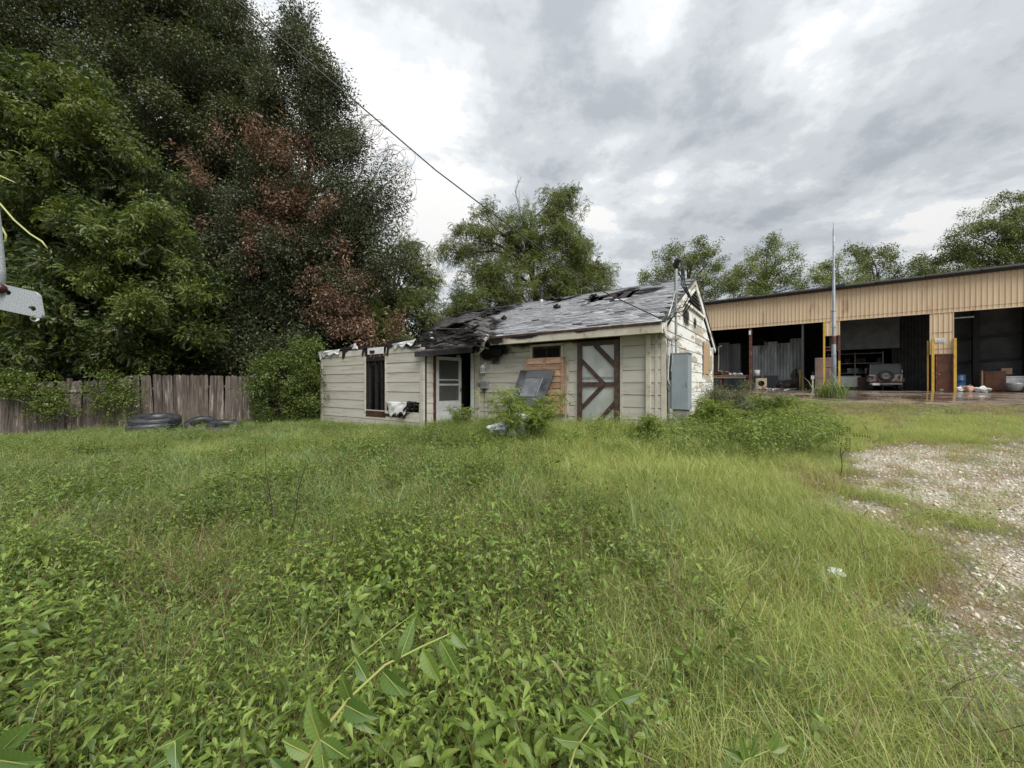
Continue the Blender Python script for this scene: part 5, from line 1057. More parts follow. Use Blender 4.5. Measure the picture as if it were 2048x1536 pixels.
# twigs for tree crowns
def p_twig(nl, size, ll, lw, droop=0, n=1, flat=.5, m=None):
    mb = MB()
    for i in range(nl):
        d = Vector((random.gauss(0, 1), random.gauss(0, 1), random.gauss(0, 1) * flat)); d.normalize(); p = d * size * random.random() ** .5
        dd = (d + Vector((random.gauss(0, .5), random.gauss(0, .5), random.gauss(0, .3) - droop))).normalized()
        leaf(mb, p, dd, (random.gauss(0, .35), random.gauss(0, .35), 1), ll * ru(.6, 1.2), lw * ru(.7, 1.2), 0, .2, ru(0, .3), n)
    return mb
def p_pinnate(nf, fl, ll, lw, droop=.6):
    mb = MB()
    for f in range(nf):
        az = f * 6.28 / nf + ru(-.5, .5); a = ru(1.0, 1.5) ; p = Vector((0, 0, 0)); lv = random.random(); st = fl / 7
        for i in range(8):
            d = Vector((math.cos(az) * math.sin(a), math.sin(az) * math.sin(a), math.cos(a))); s = Vector((-math.sin(az), math.cos(az), 0)); q = p + d * st
            if i > 0:
                for sg_ in (-1, 1): leaf(mb, q, (s * sg_ + d * .5 - ZU * .25), ZU, ll * ru(.8, 1.1), lw, 0, .15, .25, 1, lv=min(1, max(0, lv + ru(-.15, .15))))
            p = q; a += droop / 6
    return mb
P_broad = pcol('broad_twig', [proto('t', p_twig(90, .60, .115, .06, .3), [M['tree']]) for _ in range(4)])
P_leafy = pcol('sapling_leaf', [proto('t', p_pinnate(5, .34, .075, .038, .8), [M['treelight']]) for _ in range(3)])
P_tpin = pcol('tree_leaf', [proto('t', p_pinnate(6, .55, .15, .055, .9), [M['treelight']]) for _ in range(4)])
P_tpd = pcol('tree_leaf_dark', [proto('t', p_pinnate(ru(3, 6).__int__(), .40, .12, .055, 1.3), [M['tpdark']]) for _ in range(4)] + [proto('t', p_twig(46, .42, .13, .065, .6, flat=.6), [M['tpdark']]) for _ in range(4)])
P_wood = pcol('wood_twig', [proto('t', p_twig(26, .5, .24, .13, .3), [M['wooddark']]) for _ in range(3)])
P_pinn = pcol('pinnate_twig', [proto('t', p_pinnate(6, .42, .085, .030), [M['treelight']]) for _ in range(3)])
P_small = pcol('small_twig', [proto('t', p_twig(90, .55, .120, .052, .35, flat=.8, n=1), [M['treedark']]) for _ in range(4)])
P_dead = pcol('dead_twig', [proto('t', p_twig(50, .45, .13, .058, 1.4, flat=1), [M['dead']]) for _ in range(3)])
P_mid = pcol('mid_twig', [proto('t', p_pinnate(7, .45, .10, .034, 1.2), [M['far']]) for _ in range(2)] + [proto('t', p_twig(26, .30, .10, .04, .5), [M['far']]) for _ in range(2)])
P_farp = pcol('far_twig', [proto('t', p_twig(24, .45, .19, .09, .3), [M['far']]) for _ in range(4)])
fcol('vinedark', (.045, .075, .016), (.15, .20, .035), dry=(.22, .17, .05), drypos=.96, trans=.3)
P_vin2 = pcol('shrub_twig', [proto('t', p_twig(30, .20, .065, .045, .5), [M['vinedark']]) for _ in range(3)])
P_vine = pcol('vine_twig', [proto('t', p_twig(26, .16, .055, .042, .4), [M['treelight']]) for _ in range(3)])
def gn_group(c):
    g = bpy.data.node_groups.new('scatter_' + c.name, 'GeometryNodeTree')
    g.interface.new_socket('Geometry', in_out='INPUT', socket_type='NodeSocketGeometry'); g.interface.new_socket('Geometry', in_out='OUTPUT', socket_type='NodeSocketGeometry')
    gi = g.nodes.new('NodeGroupInput'); go = g.nodes.new('NodeGroupOutput'); ci = g.nodes.new('GeometryNodeCollectionInfo'); ci.inputs['Collection'].default_value = c
    ci.inputs['Separate Children'].default_value = True; ci.inputs['Reset Children'].default_value = True
    ip = g.nodes.new('GeometryNodeInstanceOnPoints'); ip.inputs['Pick Instance'].default_value = True
    def na(n, t): a = g.nodes.new('GeometryNodeInputNamedAttribute'); a.data_type = t; a.inputs[0].default_value = n; return a.outputs[0]
    g.links.new(gi.outputs[0], ip.inputs['Points']); g.links.new(ci.outputs[0], ip.inputs['Instance'])
    g.links.new(na('idx', 'INT'), ip.inputs['Instance Index']); g.links.new(na('rot', 'FLOAT_VECTOR'), ip.inputs['Rotation']); g.links.new(na('scl', 'FLOAT'), ip.inputs['Scale'])
    g.links.new(ip.outputs[0], go.inputs[0]); return g
_gg = {}
def scatter(name, pts, c, scl, tint=None, tilt=.2, parent=None, full=False, label=None, cat=None, group=None):
    pts = np.asarray(pts, float); n = len(pts); me = bpy.data.meshes.new(name); me.vertices.add(n); me.vertices.foreach_set('co', pts.ravel())
    rot = np.stack([rng.normal(0, tilt, n), rng.normal(0, tilt, n), rng.random(n) * 6.283], -1)
    if full: rot = rng.random((n, 3)) * 6.283
    for nm, ty, vals in (('rot', 'FLOAT_VECTOR', rot.ravel()), ('scl', 'FLOAT', np.broadcast_to(scl, n).astype('f')), ('tint', 'FLOAT', (rng.random(n) if tint is None else np.broadcast_to(tint, n)).astype('f')), ('idx', 'INT', np.where((rng.random(n) < .05) & (pts[:, 1] < 4.0), len(c.objects) - 1, rng.integers(0, len(c.objects) - 1, n)) if c.name in ('fine_grass', 'wide_grass') else rng.integers(0, len(c.objects), n))):
        a = me.attributes.new(nm, ty, 'POINT'); a.data.foreach_set('vector' if ty == 'FLOAT_VECTOR' else 'value', np.ascontiguousarray(vals))
    o = bpy.data.objects.new(name, me); COL.objects.link(o)
    if parent: o.parent = parent
    if c.name not in _gg: _gg[c.name] = gn_group(c)
    md = o.modifiers.new('scatter', 'NODES'); md.node_group = _gg[c.name]; o['kind'] = 'stuff'
    return tag(o, label, cat, group)
# ---------------------------------------------------------------- ground vegetation
def toloc(X, Y, O, U, V): dx, dy = X - O.x, Y - O.y; return dx * U.x + dy * U.y, dx * V.x + dy * V.y
def blocked(X, Y):
    hx, hy = toloc(X, Y, HO, HU, HV); wx_, wy_ = toloc(X, Y, WO, WU, WV)
    m_ = (hx > -5.9) & (hx < .25) & (hy > -.12) & (hy < 7.2); m_ |= (hx > ALEFT - .1) & (hx < LEFT + .1) & (hy > AY - .12) & (hy < 7.2)
    m_ |= (wy_ > -.3) | (Y > 30)
    m_ |= (X / Y > -1.03) & (X / Y < -.72) & (Y > 11.4) & (Y < 12.8) & (vn(X, Y, 3, 90) < .5)
    edge = np.interp(X, [-4.7, 3, 9, 11.8, 13.5, 18.9, 30, 45], [27, 24.3, 19.8, 17.2, 14.8, 13.4, 12.0, 11.4]); m_ |= (Y > edge + .05 + (vn(X, Y, 1.6, 22) - .5) * .5) & (X > 3)
    return m_
def candidates(n, y0, y1, fx=1.62, p=1.0):
    # denser near the camera: y drawn ~ y^(p-1) within the view wedge
    u = rng.random(n); Y = (y0 ** p + u * (y1 ** p - y0 ** p)) ** (1 / p); X = (rng.random(n) * 2 - 1) * (Y * fx + .6); return X, Y
def field(X, Y):
    W_ = 1 - sst(X - .10 * np.minimum(Y, 4) + (vn(X, Y, 1.3, 31) - .5) * 1.5, -.05, .85)      # broad leaved weeds, bottom left
    W_ = W_ * (1 - sst(Y, 5.0, 7.5) * sst(-X, 1.0, 3.5) * .5)
    return W_
def put(name, n, prob, c, sc, y0=.55, y1=22, p=1.1, tint=None, zoff=0, tilt=.22, label=None, cat=None):
    X, Y = candidates(n, y0, y1, p=p); k = (rng.random(n) < prob(X, Y)) & ~blocked(X, Y) & (np.hypot(X, Y) > .5); X, Y = X[k], Y[k]
    Z = terr(X, Y) + zoff; s_ = sc(X, Y) * rng.uniform(.7, 1.3, len(X)); t_ = tint(X, Y) if tint else None
    print(name, len(X)); return scatter(name, np.stack([X, Y, Z], -1), c, s_, t_, tilt, label=label, cat=cat)
nearclear = lambda X, Y: 1 - .0 * X
left_shade_tint = lambda X, Y: np.clip(.40 + .35 * (vn(X, Y, .5, 40) - .5) + .25 * sst(X, -2, 3) + .35 * (vn(X, Y, 1.8, 41) - .5), 0, 1)  # random tint, lowered towards the left to paint in the trees' shade
inhouse = lambda X, Y: sst(1.2 - np.abs(toloc(X, Y, HO, HU, HV)[1] + 1.1), 0, .8)
lowleft = lambda X, Y: 1 - .30 * sst(Y, 6.5, 9.5) * sst(-X, 2.5, 4.5)
bspot = lambda X, Y: np.exp(-(((X - .85) / .32) ** 2 + ((Y - 3.2) / .35) ** 2)) + np.exp(-(((X - .75) / .42) ** 2 + ((Y - 2.25) / .32) ** 2)) + .8 * np.exp(-(((X - 1.9) / .4) ** 2 + ((Y - 2.6) / .3) ** 2))
brown = lambda X, Y: np.clip(sst(bspot(X, Y) + (vn(X, Y, 5, 33) - .5) * .7, .3, .7), 0, 1) + (1 - sst(bspot(X, Y), .1, .5)) * sst(vn(X, Y, .62, 52) * .7 + vn(X, Y, 2.0, 57) * .3, .60, .72)
put('fine_grass', 30000, lambda X, Y: np.clip((1 - gravel(X, Y)) ** 3.2 * (1 - .62 * field(X, Y)) * (.5 + .5 * sst(X, -3, 0)) * (1 - .8 * brown(X, Y)), 0, 1), P_fine, lambda X, Y: (.80 + .45 * vn(X, Y, .8, 50)) * (1 - .42 * sst(X - .2 * Y, 1.6, 4)) * (1 + .01 * Y) * (1 - .60 * sst(Y, 9, 13) * sst(X, 4, 8)) * lowleft(X, Y),
    tint=lambda X, Y: np.clip(left_shade_tint(X, Y) + .15 * sst(X, .5, 4) + .25 * sst(vn(X, Y, .9, 44), .5, .8), 0, 1), label='fine green grass covering the middle and right of the yard', cat='grass', p=1.25)
put('dry_grass', 24000, lambda X, Y: np.clip(.05 + .35 * sst(X, 3.5, 5.5) * sst(Y, 6, 8) * (1 - sst(Y, 10.5, 12.5)) + .6 * sst(gravel(X, Y), .02, .4) * (1 - .72 * gravel(X, Y)) + .85 * brown(X, Y) * sst(X, -.8, .6) * (1 - gravel(X, Y)), 0, 1), P_dry, lambda X, Y: .85 + .6 * vn(X, Y, 1.2, 53) - .25 * sst(gravel(X, Y), 0, .6), p=1.25, label='dry yellow brown grass tufts between the gravel', cat='dry grass')
put('gravel_tufts', 9000, lambda X, Y: np.clip(gravel(X, Y) * (.25 + .75 * sst(vn(X, Y, 1.3, 111) * .5 + vn(X, Y, 3.1, 112) * .5, .45, .6)), 0, 1), P_dry, lambda X, Y: .35 + .45 * rng.random(len(X)), y0=1.4, y1=10, p=1.2, tint=lambda X, Y: .25 + .5 * vn(X, Y, 2, 113), label='short sparse tan tufts rooted between the gravel stones', cat='dry grass')
put('gravel_green', 9000, lambda X, Y: np.clip(gravel(X, Y) * .9 * sst(vn(X, Y, 1.1, 115) * .6 + vn(X, Y, 3.7, 116) * .4, .50, .66), 0, 1), P_creep, lambda X, Y: .45 + .5 * rng.random(len(X)), y0=1.4, y1=10, p=1.2, tint=lambda X, Y: .3 + .3 * vn(X, Y, 2, 117), label='low creeping green patches on the gravel', cat='weeds')
put('wide_grass', 34000, lambda X, Y: np.clip(.10 + .75 * sst(-X, -.3, 2.2) * sst(Y, 2.6, 4.5) * (.5 + .5 * sst(vn(X, Y, .7, 55), .3, .6)) + .45 * sst(vn(X, Y, .9, 77), .50, .7) * (X < 2.5) * (1 - .6 * field(X, Y)), 0.0, 1) * (1 - .8 * gravel(X, Y)), P_blue, lambda X, Y: (.62 + .6 * vn(X, Y, .6, 56)) * (1 - .35 * sst(X, 1, 3)) * lowleft(X, Y), p=1.4, tint=left_shade_tint, label='tall blue green grass at the left and before the fence', cat='tall grass')
patch_ = lambda X, Y: .30 + .70 * sst(vn(X, Y, 1.5, 66) * .6 + vn(X, Y, 4.0, 67) * .4, .38, .55)
put('leafy_weeds', 48000, lambda X, Y: np.clip(field(X, Y) * .85 * patch_(X, Y) * (1 - .35 * sst(Y, 5, 7)) + .20 * sst(Y, 5.5, 8) * (1 - sst(X, 4.0, 6.5)) + .05 * (1 - sst(X, 2, 3)), 0, 1) * (1 - gravel(X, Y)) ** 2, P_weed, lambda X, Y: (.44 + .82 * vn(X, Y, 1.3, 58)) * (1 - .35 * sst(X, .4, 1.6)) * lowleft(X, Y), y0=.75, p=1.0, tint=lambda X, Y: left_shade_tint(X, Y) + .1, tilt=.4, label='small leaved green weeds in the foreground and before the house', cat='weeds')
put('straw', 7000, lambda X, Y: np.clip(.15 + .5 * sst(vn(X, Y, 1.7, 71), .5, .65), 0, 1) * (.1 + .9 * field(X, Y)) * (1 - gravel(X, Y)), P_straw, lambda X, Y: .6 + .5 * rng.random(len(X)), y0=.6, y1=7, p=1.2, tilt=.3, label='brown dead stems and straw between the weeds', cat='straw')
put('nettle_weeds', 4600, lambda X, Y: np.clip(field(X, Y) * .75 * patch_(X + 5, Y) * (1 - sst(Y, 2.0, 3.6)) + .05 * (1 - sst(X, 1.5, 2.2)), 0, 1) * (1 - gravel(X, Y)), P_big, lambda X, Y: (.44 + .66 * vn(X, Y, 1.6, 59)) * (1 - .3 * sst(X, .6, 1.6)), y0=.62, y1=5, p=1.2, tint=lambda X, Y: left_shade_tint(X, Y) + .05, tilt=.4, label='serrated leaved weeds filling the bottom left foreground', cat='weeds')
put('creeping_weeds', 16000, lambda X, Y: np.clip(.5 * (1 - gravel(X, Y)) * (.3 + .5 * field(X, Y)) * sst(vn(X, Y, 1.1, 61), .35, .6), 0, 1), P_creep, lambda X, Y: .9 + .5 * rng.random(len(X)), p=1.3, label='low creeping weeds under the grass', cat='weeds')
put('fence_grass', 5000, lambda X, Y: np.clip(sst(-X, 4.5, 6) * sst(Y, 8.5, 10) * (vn(X, Y, 1.2, 93) > .42), 0, 1), P_blue, lambda X, Y: .75 + .4 * vn(X, Y, 1.3, 94), y0=8, y1=15, p=1.0, tint=lambda X, Y: left_shade_tint(X, Y) + .15, label='tall wild grass round the tyres and along the fence', cat='tall grass')
hX = lambda X, Y: toloc(X, Y, HO, HU, HV)
put('house_weeds', 9000, lambda X, Y: np.clip(sst(1.9 - np.abs(hX(X, Y)[1] + 1.6), 0, 1.2) * sst(.9 - np.maximum(hX(X, Y)[0] - 1.8, 0), 0, .9) * (hX(X, Y)[0] > -13.5) * .9, 0, 1), P_weed, lambda X, Y: (.52 + .35 * vn(X, Y, 1.0, 63)) * np.where(hX(X, Y)[0] < -5.9, .75, 1.0 + .55 * sst(hX(X, Y)[0], -2.6, -.3)), y0=6, y1=17, p=1.0, tint=lambda X, Y: np.clip(.6 + .5 * (vn(X, Y, .8, 64) - .3), 0, 1), label='yellow green weeds growing along the foot of the burnt house', cat='weeds')
#g
put('gravel_stones', 60000, lambda X, Y: np.clip(gravel(X, Y) * 1.1, 0, 1), P_peb, lambda X, Y: .45 + .75 * rng.random(len(X)) ** 2, y0=1.2, y1=9, p=1.3, zoff=.004, tilt=1.5, label='pale limestone gravel on the bare ground at the right', cat='gravel')
gz = lambda X, Y: sst(hX(X, Y)[0], .2, .6) * (1 - sst(hX(X, Y)[0], 2.0, 3.6)) * sst(hX(X, Y)[1], -2.2, -1.0) * (1 - sst(hX(X, Y)[1], 4.5, 7))
put('gable_weeds', 12000, lambda X, Y: np.clip(gz(X, Y) * (.35 + .65 * sst(vn(X, Y, 1.2, 97), .3, .6)), 0, 1), P_weed, lambda X, Y: .75 + .75 * vn(X, Y, .9, 98), y0=6, y1=15, p=1.0, tint=lambda X, Y: np.clip(.45 + .7 * vn(X, Y, 1.1, 99), 0, 1), label='tall tangled weeds banked against the white gable wall', cat='weeds')
put('gable_fronds', 5000, lambda X, Y: np.clip(gz(X, Y) * .5 + .5 * sst(.6 - np.abs(hX(X, Y)[1] + .8), 0, .5) * sst(hX(X, Y)[0], -2.0, -.8) * (hX(X, Y)[0] < .6), 0, 1), P_leafy, lambda X, Y: .40 + .3 * vn(X, Y, 1.4, 101), y0=6, y1=14, p=1.0, zoff=.35, tint=lambda X, Y: .5 + .5 * vn(X, Y, 1.5, 103), tilt=.6, label='fern leaved seedlings among the weeds by the right house corner', cat='weeds')
# ---------------------------------------------------------------- plants that stand out
def plant(name, label, cat, base, scl, c, pts_local, s_, stems, tint=None, tilt=.3, group=None, m='stem', leafname='leaves'):
    t = thing(name, label, cat, base, 0, group); mb = MB()
    for (pts, r_) in stems: mb.tube(pts, r_, 5)
    mb.obj('stem', M[m], t, True); scatter(leafname, np.array([tuple(p) for p in pts_local]), c, s_, tint, tilt, parent=t); return t
def sapling(name, label, px, py, d, h, spread, nst, nl, c, sc, tint=.6, cat='sapling', m='stem', upr=.5, group=None, lowest=.25):
    base = at(px, py, d); base.z = tz(base.x, base.y); stems = []; pts = []
    for k in range(nst):
        az = k * 6.28 / nst + ru(-.6, .6); lean = ru(.05, spread); ln = h * ru(.65, 1.05); p = Vector((0, 0, 0)); path = [p.copy()]; a = lean
        for i in range(6): p = p + Vector((math.cos(az) * math.sin(a), math.sin(az) * math.sin(a), math.cos(a))) * ln / 6; a += ru(-.05, .18); path.append(p.copy())
        stems.append((path, [.012 * h * (1 - i / 7) + .003 for i in range(7)]))
        for _ in range(nl):
            t = ru(lowest, 1) ** .8 * 6; j = min(int(t), 5); q = path[j].lerp(path[j + 1], t - j); q2 = q + Vector((random.gauss(0, .10), random.gauss(0, .10), random.gauss(0, .05))) * h * .9; pts.append(q2)
            if random.random() < .35: stems.append(([q, q2], [.005, .003]))
    return plant(name, label, cat, base, 1, c, pts, sc, stems, tint, .5, group, m)
sapling('sapling', 'green sapling with drooping compound leaves before the cedar shutter', 1048, 862, 8.6, 1.42, .85, 9, 30, P_leafy, .50, .75)
sapling('sapling', 'small green sapling growing in the burnt entry beside the white post', 925, 858, 10.6, .75, .5, 4, 16, P_leafy, .40, .55)
sapling('shrub', 'feathery green shrub by the right corner of the house, below the cabinet', 1300, 870, 7.9, .62, 1.0, 7, 22, P_leafy, .36, .8, 'shrub')
sapling('shrub', 'bushy shrub with reddish seed tops beside the white gable wall', 1465, 840, 9.6, 1.10, 1.0, 12, 16, P_small, .32, .9, 'shrub')
sapling('shrub', 'bright green compound leaved shrub in front of the reddish topped one', 1425, 850, 8.8, .85, 1.1, 11, 34, P_leafy, .38, .95, 'shrub')
sapling('shrub', 'low dark green shrub at the right end of the row by the gable wall', 1530, 835, 10.2, .85, 1.3, 12, 30, P_leafy, .40, .45, 'shrub')
sapling('bush', 'fresh green bush rising behind the collapsed roof end', 868, 700, 17.5, 3.4, .5, 9, 60, P_vine, 2.0, .8, 'bush', 'bark')
for (px, py, d, n, w_, h_, lab) in ((105, 800, 12.75, 110, .75, .55, 'leafy vine hanging over the left end of the fence'), (235, 790, 13.35, 120, 1.0, .75, 'sparse yellow green vine climbing the middle of the fence'), (515, 800, 14.5, 55, .25, .9, 'narrow green vine climbing the right end post of the fence'), (30, 770, 12.6, 100, .8, .35, 'vine mound on top of the fence at the photo edge')):
    b_ = at(px, py, d); t = thing('vine', lab, 'vine', b_, 0); mb = MB(); pp = []
    for k in range(7): x_ = ru(-w_, w_); path = [Vector((x_ * .4, .05, -.9)), Vector((x_ * .7, -.04, -.2)), Vector((x_, -.05, h_ * ru(.4, .9)))]; mb.tube(path, .006, 4)
    for _ in range(n): u_ = random.gauss(0, .5); pp.append((u_ * w_, ru(-.2, .05), random.gauss(.05, .55) * h_))
    mb.obj('stem', M['twig'], t); scatter('leaves', pp, P_vin2, 1.05, .5 + .4 * rng.random(len(pp)), .7, parent=t)
# tall grass clumps
def clump(label, px, py, d, n, h, w_, tint, m='grass', curl=(.8, 2.2), name='grass_clump', cat='grass clump', r=.25):
    b_ = at(px, py, d); b_.z = tz(b_.x, b_.y); t = thing(name, label, cat, b_); mb = p_grass(n, r, h, w_, None, curl, (.05, .6), segs=5)
    o = mb.obj('blades', M[m], t); o['kind'] = 'stuff'
clump('tall arching bright green grass clump at the foot of the steel pole', 1662, 805, 17.2, 240, 1.55, .028, .8, 'grass', (1.0, 2.4), r=.6)
clump('wispy reddish yellow grass clump before the off road car', 1800, 815, 13.2, 120, .70, .010, .8, 'drygrass', (.4, 1.4), r=.45)
clump('bright green tuft at the edge of the gravel', 1655, 930, 6.4, 90, .30, .006, .9, 'grass', (.8, 1.8), r=.10)
clump('bright green tuft behind the one at the gravel edge', 1765, 900, 7.4, 80, .30, .006, .9, 'grass', (.5, 1.5), r=.10)
clump('splayed grass tuft leaning over the gravel in the right foreground', 1845, 1240, 2.35, 80, .34, .0045, .9, 'grass', (.8, 2.0), r=.07)
clump('pale green tuft on the lawn before the apron', 1905, 845, 11.5, 90, .45, .010, .9, 'grass', (.8, 2.0), r=.25)
for k, (px, py, d, h) in enumerate(((1190, 1120, 3.0, .35), (1500, 1180, 2.6, .34), (1660, 1375, 1.75, .3), (1420, 960, 5.2, .5), (240, 900, 10.5, .6))):
    clump(['wide bladed grass tuft beside the brown patch at the centre', 'upright pale green grass tuft in the right middle ground', 'wide bladed tuft near the bottom right of the lawn', 'arching dry tipped tuft in the lawn before the house', 'wide bladed tuft before the fence at the left'][k], px, py, d, 22, h, .009, .6, 'bluegrass', (.5, 1.5), r=.05)
clump('small reddish brown dead grass tuft in the gravel', 1790, 960, 5.6, 60, .14, .004, .5, 'drygrass', r=.1)
# dark dead stalks standing in the grass
for k, (px, pyb, pyt, d, bend) in enumerate(((545, 1080, 890, 3.6, -14), (572, 1075, 930, 3.5, 40), (400, 1000, 960, 4.6, 60), (1680, 960, 880, 5.2, 4), (1572, 905, 820, 7.6, 30), (1515, 880, 815, 8.6, 16), (1735, 880, 845, 8.4, -8))):
    b_ = at(px, pyb, d); b_.z = tz(b_.x, b_.y); t_ = at(px + bend, pyt, d); t = thing('dead_stalk', ['thin dark dead stalk, tallest in the left middle ground', 'branching dark stalk just right of the tallest one', 'short leaning brown stalk in the left grass', 'thin dark stalk at the edge of the gravel', 'dark curved stalk in front of the gable shrubs', 'small dark stalk left of the curved one by the shrubs', 'small dark stalk standing before the apron'][k], 'plant stalk', b_)
    e = t_ - b_; mb = MB(); path = [Vector((0, 0, 0)), e * .35 + Vector((.02, 0, 0)), e * .7 - Vector((.015, 0, 0)), e]; mb.tube(path, [.006, .005, .004, .0015], 5); mb.obj('stalk', M['bark'], t)
    for q in range(3): s_ = e * ru(.35, .8); mb = MB(); mb.tube([s_, s_ + Vector((ru(-.15, .15), ru(-.1, .1), ru(.06, .2))) * e.length * 1.2], [.003, .001], 4); mb.obj('twig', M['bark'], t)
# large foreground weeds with toothed leaves on leaning stems
def bigstem(label, path_px, r, leaves, buds=()):
    pw = [at(*q) for q in path_px]; o0 = pw[0]; t = thing('tall_weed', label, 'weed', o0); mb = MB(); P_ = [p - o0 for p in pw]
    # smooth
    Q = []
    for i in range(len(P_) - 1):
        for s_ in range(4): Q.append(P_[i].lerp(P_[i + 1], s_ / 4))
    Q.append(P_[-1]); mb.tube(Q, [r * (1 - .7 * i / len(Q)) for i in range(len(Q))], 7); mb.obj('stem', M['stemg'], t, True)
    for (px, py, d, tx, ty, td, w_) in leaves:
        a = at(px, py, d) - o0; b_ = at(tx, ty, td) - o0; dd = b_ - a; mb = MB(); leaf(mb, a, dd, (random.gauss(0, .3), -.9, .5), dd.length, dd.length * w_ * .85, 0, ru(.3, .55), ru(.12, .35), 3, lv=ru(.3, .85), serr=True)
        mb.tube([a, a + dd * .4, a + dd * .95], [.0012, .0010, .0004], 4, 1, lv=.9); mb.obj('leaf', [M['bigleaf'], M['stemg']], t)
    for (px, py, d) in buds:
        c = at(px, py, d) - o0; mb = MB()
        for _ in range(16): v = Vector((random.gauss(0, 1), random.gauss(0, 1), random.gauss(0, 1))).normalized(); leaf(mb, c, v, ZU, .010, .005, 0, .2, .1, 1)
        mb.obj('seed_head', M['redbud'], t)
fcol('bigleaf', (.075, .14, .028), (.24, .33, .075), drypos=2, trans=.38)
M['stemg'] = mat('yellow green stem', (.20, .26, .05), (.26, .24, .08), 8, .5)
bigstem('tall leaning weed with large toothed leaves at the bottom centre', [(560, 1620, .60), (640, 1470, .66), (700, 1395, .70), (770, 1330, .74), (840, 1295, .78), (905, 1265, .82)], .0042,
    [(765, 1343, .74, 812, 1398, .70, .62), (845, 1300, .78, 882, 1372, .76, .5), (800, 1318, .76, 830, 1232, .80, .42), (735, 1362, .72, 706, 1310, .74, .5), (880, 1280, .80, 925, 1362, .78, .36), (900, 1268, .82, 905, 1235, .82, .4), (905, 1265, .82, 935, 1300, .80, .6), (700, 1396, .70, 680, 1350, .68, .5), (690, 1410, .69, 745, 1440, .66, .6), (700, 1420, .69, 748, 1478, .66, .35), (650, 1470, .66, 640, 1560, .62, .5), (655, 1455, .66, 610, 1420, .62, .5), (790, 1325, .75, 800, 1300, .74, .5)], [(696, 1411, .69), (602, 1490, .63), (594, 1524, .62)])
bigstem('tall weed with pale toothed leaves at the bottom left of the centre', [(520, 1700, .55), (600, 1560, .58), (640, 1480, .62)], .0035,
    [(640, 1482, .6, 650, 1560, .58, .6), (640, 1480, .6, 610, 1400, .6, .5), (620, 1510, .6, 560, 1480, .6, .5), (640, 1480, .6, 700, 1520, .6, .5), (600, 1560, .58, 540, 1530, .56, .6)])
bigstem('reddish thin weed branch with small leaves reaching up at the centre', [(640, 1395, .95), (720, 1310, 1.0), (780, 1262, 1.05), (835, 1222, 1.1)], .0022, [(835, 1222, 1.1, 815, 1290, 1.08, .42), (835, 1222, 1.1, 832, 1190, 1.1, .3), (830, 1225, 1.1, 848, 1260, 1.1, .35), (720, 1310, 1.0, 700, 1280, 1.0, .4), (760, 1280, 1.02, 770, 1300, 1.0, .4)])
bigstem('large leaf weed cut by the left bottom corner', [(-60, 1650, .6), (-20, 1530, .62), (30, 1480, .65)], .004, [(0, 1505, .64, 45, 1460, .62, .55), (-10, 1520, .62, 60, 1530, .6, .5), (20, 1488, .65, 75, 1475, .66, .4)])
bigstem('weed with broad drooping leaves right of the bottom left corner', [(330, 1620, .75), (345, 1530, .78), (350, 1480, .8)], .003, [(350, 1482, .8, 352, 1545, .76, .55), (350, 1482, .8, 310, 1500, .78, .45), (350, 1480, .8, 385, 1460, .8, .45), (345, 1510, .79, 300, 1540, .76, .5)])
bigstem('bright leafed weed at the bottom centre right', [(1120, 1600, .85), (1150, 1500, .9), (1190, 1440, .95), (1240, 1400, 1.0)], .0028, [(1190, 1440, .95, 1150, 1410, .93, .45), (1190, 1440, .95, 1225, 1470, .95, .45), (1240, 1400, 1.0, 1215, 1365, 1.0, .4), (1240, 1400, 1.0, 1290, 1385, 1.0, .45), (1240, 1400, 1.0, 1262, 1440, .98, .45), (1160, 1485, .9, 1110, 1480, .88, .45), (1160, 1485, .9, 1200, 1510, .9, .45)])
bigstem('bright leafed weed near the bottom, left of the pale grass tufts', [(1420, 1640, .95), (1490, 1520, 1.0), (1540, 1500, 1.02)], .0028, [(1490, 1520, 1.0, 1480, 1470, 1.0, .4), (1490, 1520, 1.0, 1450, 1500, 1.0, .45), (1540, 1500, 1.02, 1560, 1460, 1.02, .4), (1540, 1500, 1.02, 1585, 1490, 1.02, .4), (1500, 1515, 1.0, 1520, 1470, 1.0, .4)])
# vine tendrils at the left edge, near the camera
for k, (pp, lab) in enumerate((([(-60, 340, .8), (-20, 385, .8), (4, 412, .8), (28, 440, .8), (60, 468, .8), (84, 483, .8), (95, 497, .8)], 'long pale yellow vine tendril entering from the left edge'), ([(-40, 330, .8), (0, 352, .8), (30, 365, .8)], 'short pale yellow tendril above the long one'), ([(-30, 400, .8), (2, 452, .8), (12, 470, .8), (11, 482, .8), (-2, 487, .8), (-30, 470, .8)], 'looped pale yellow tendril at the left edge'))):
    w0 = at(*pp[0]); t = thing('vine_tendril', lab, 'vine', w0); mb = MB(); mb.tube([at(*q) - w0 for q in pp], [.0018] * (len(pp) - 1) + [.001], 6); mb.obj('tendril', mat('yellow tendril', (.40, .42, .16), (.34, .36, .13), 4, .4), t, True)
litter = thing('litter', 'small crumpled white litter lying in the right lawn', 'litter', at(1670, 1183, 2.75)); litter.location.z = tz(litter.location.x, litter.location.y) + .07
blobmesh('paper', M['plastic'], litter, (.05, .04, .03), .6, seed=44)
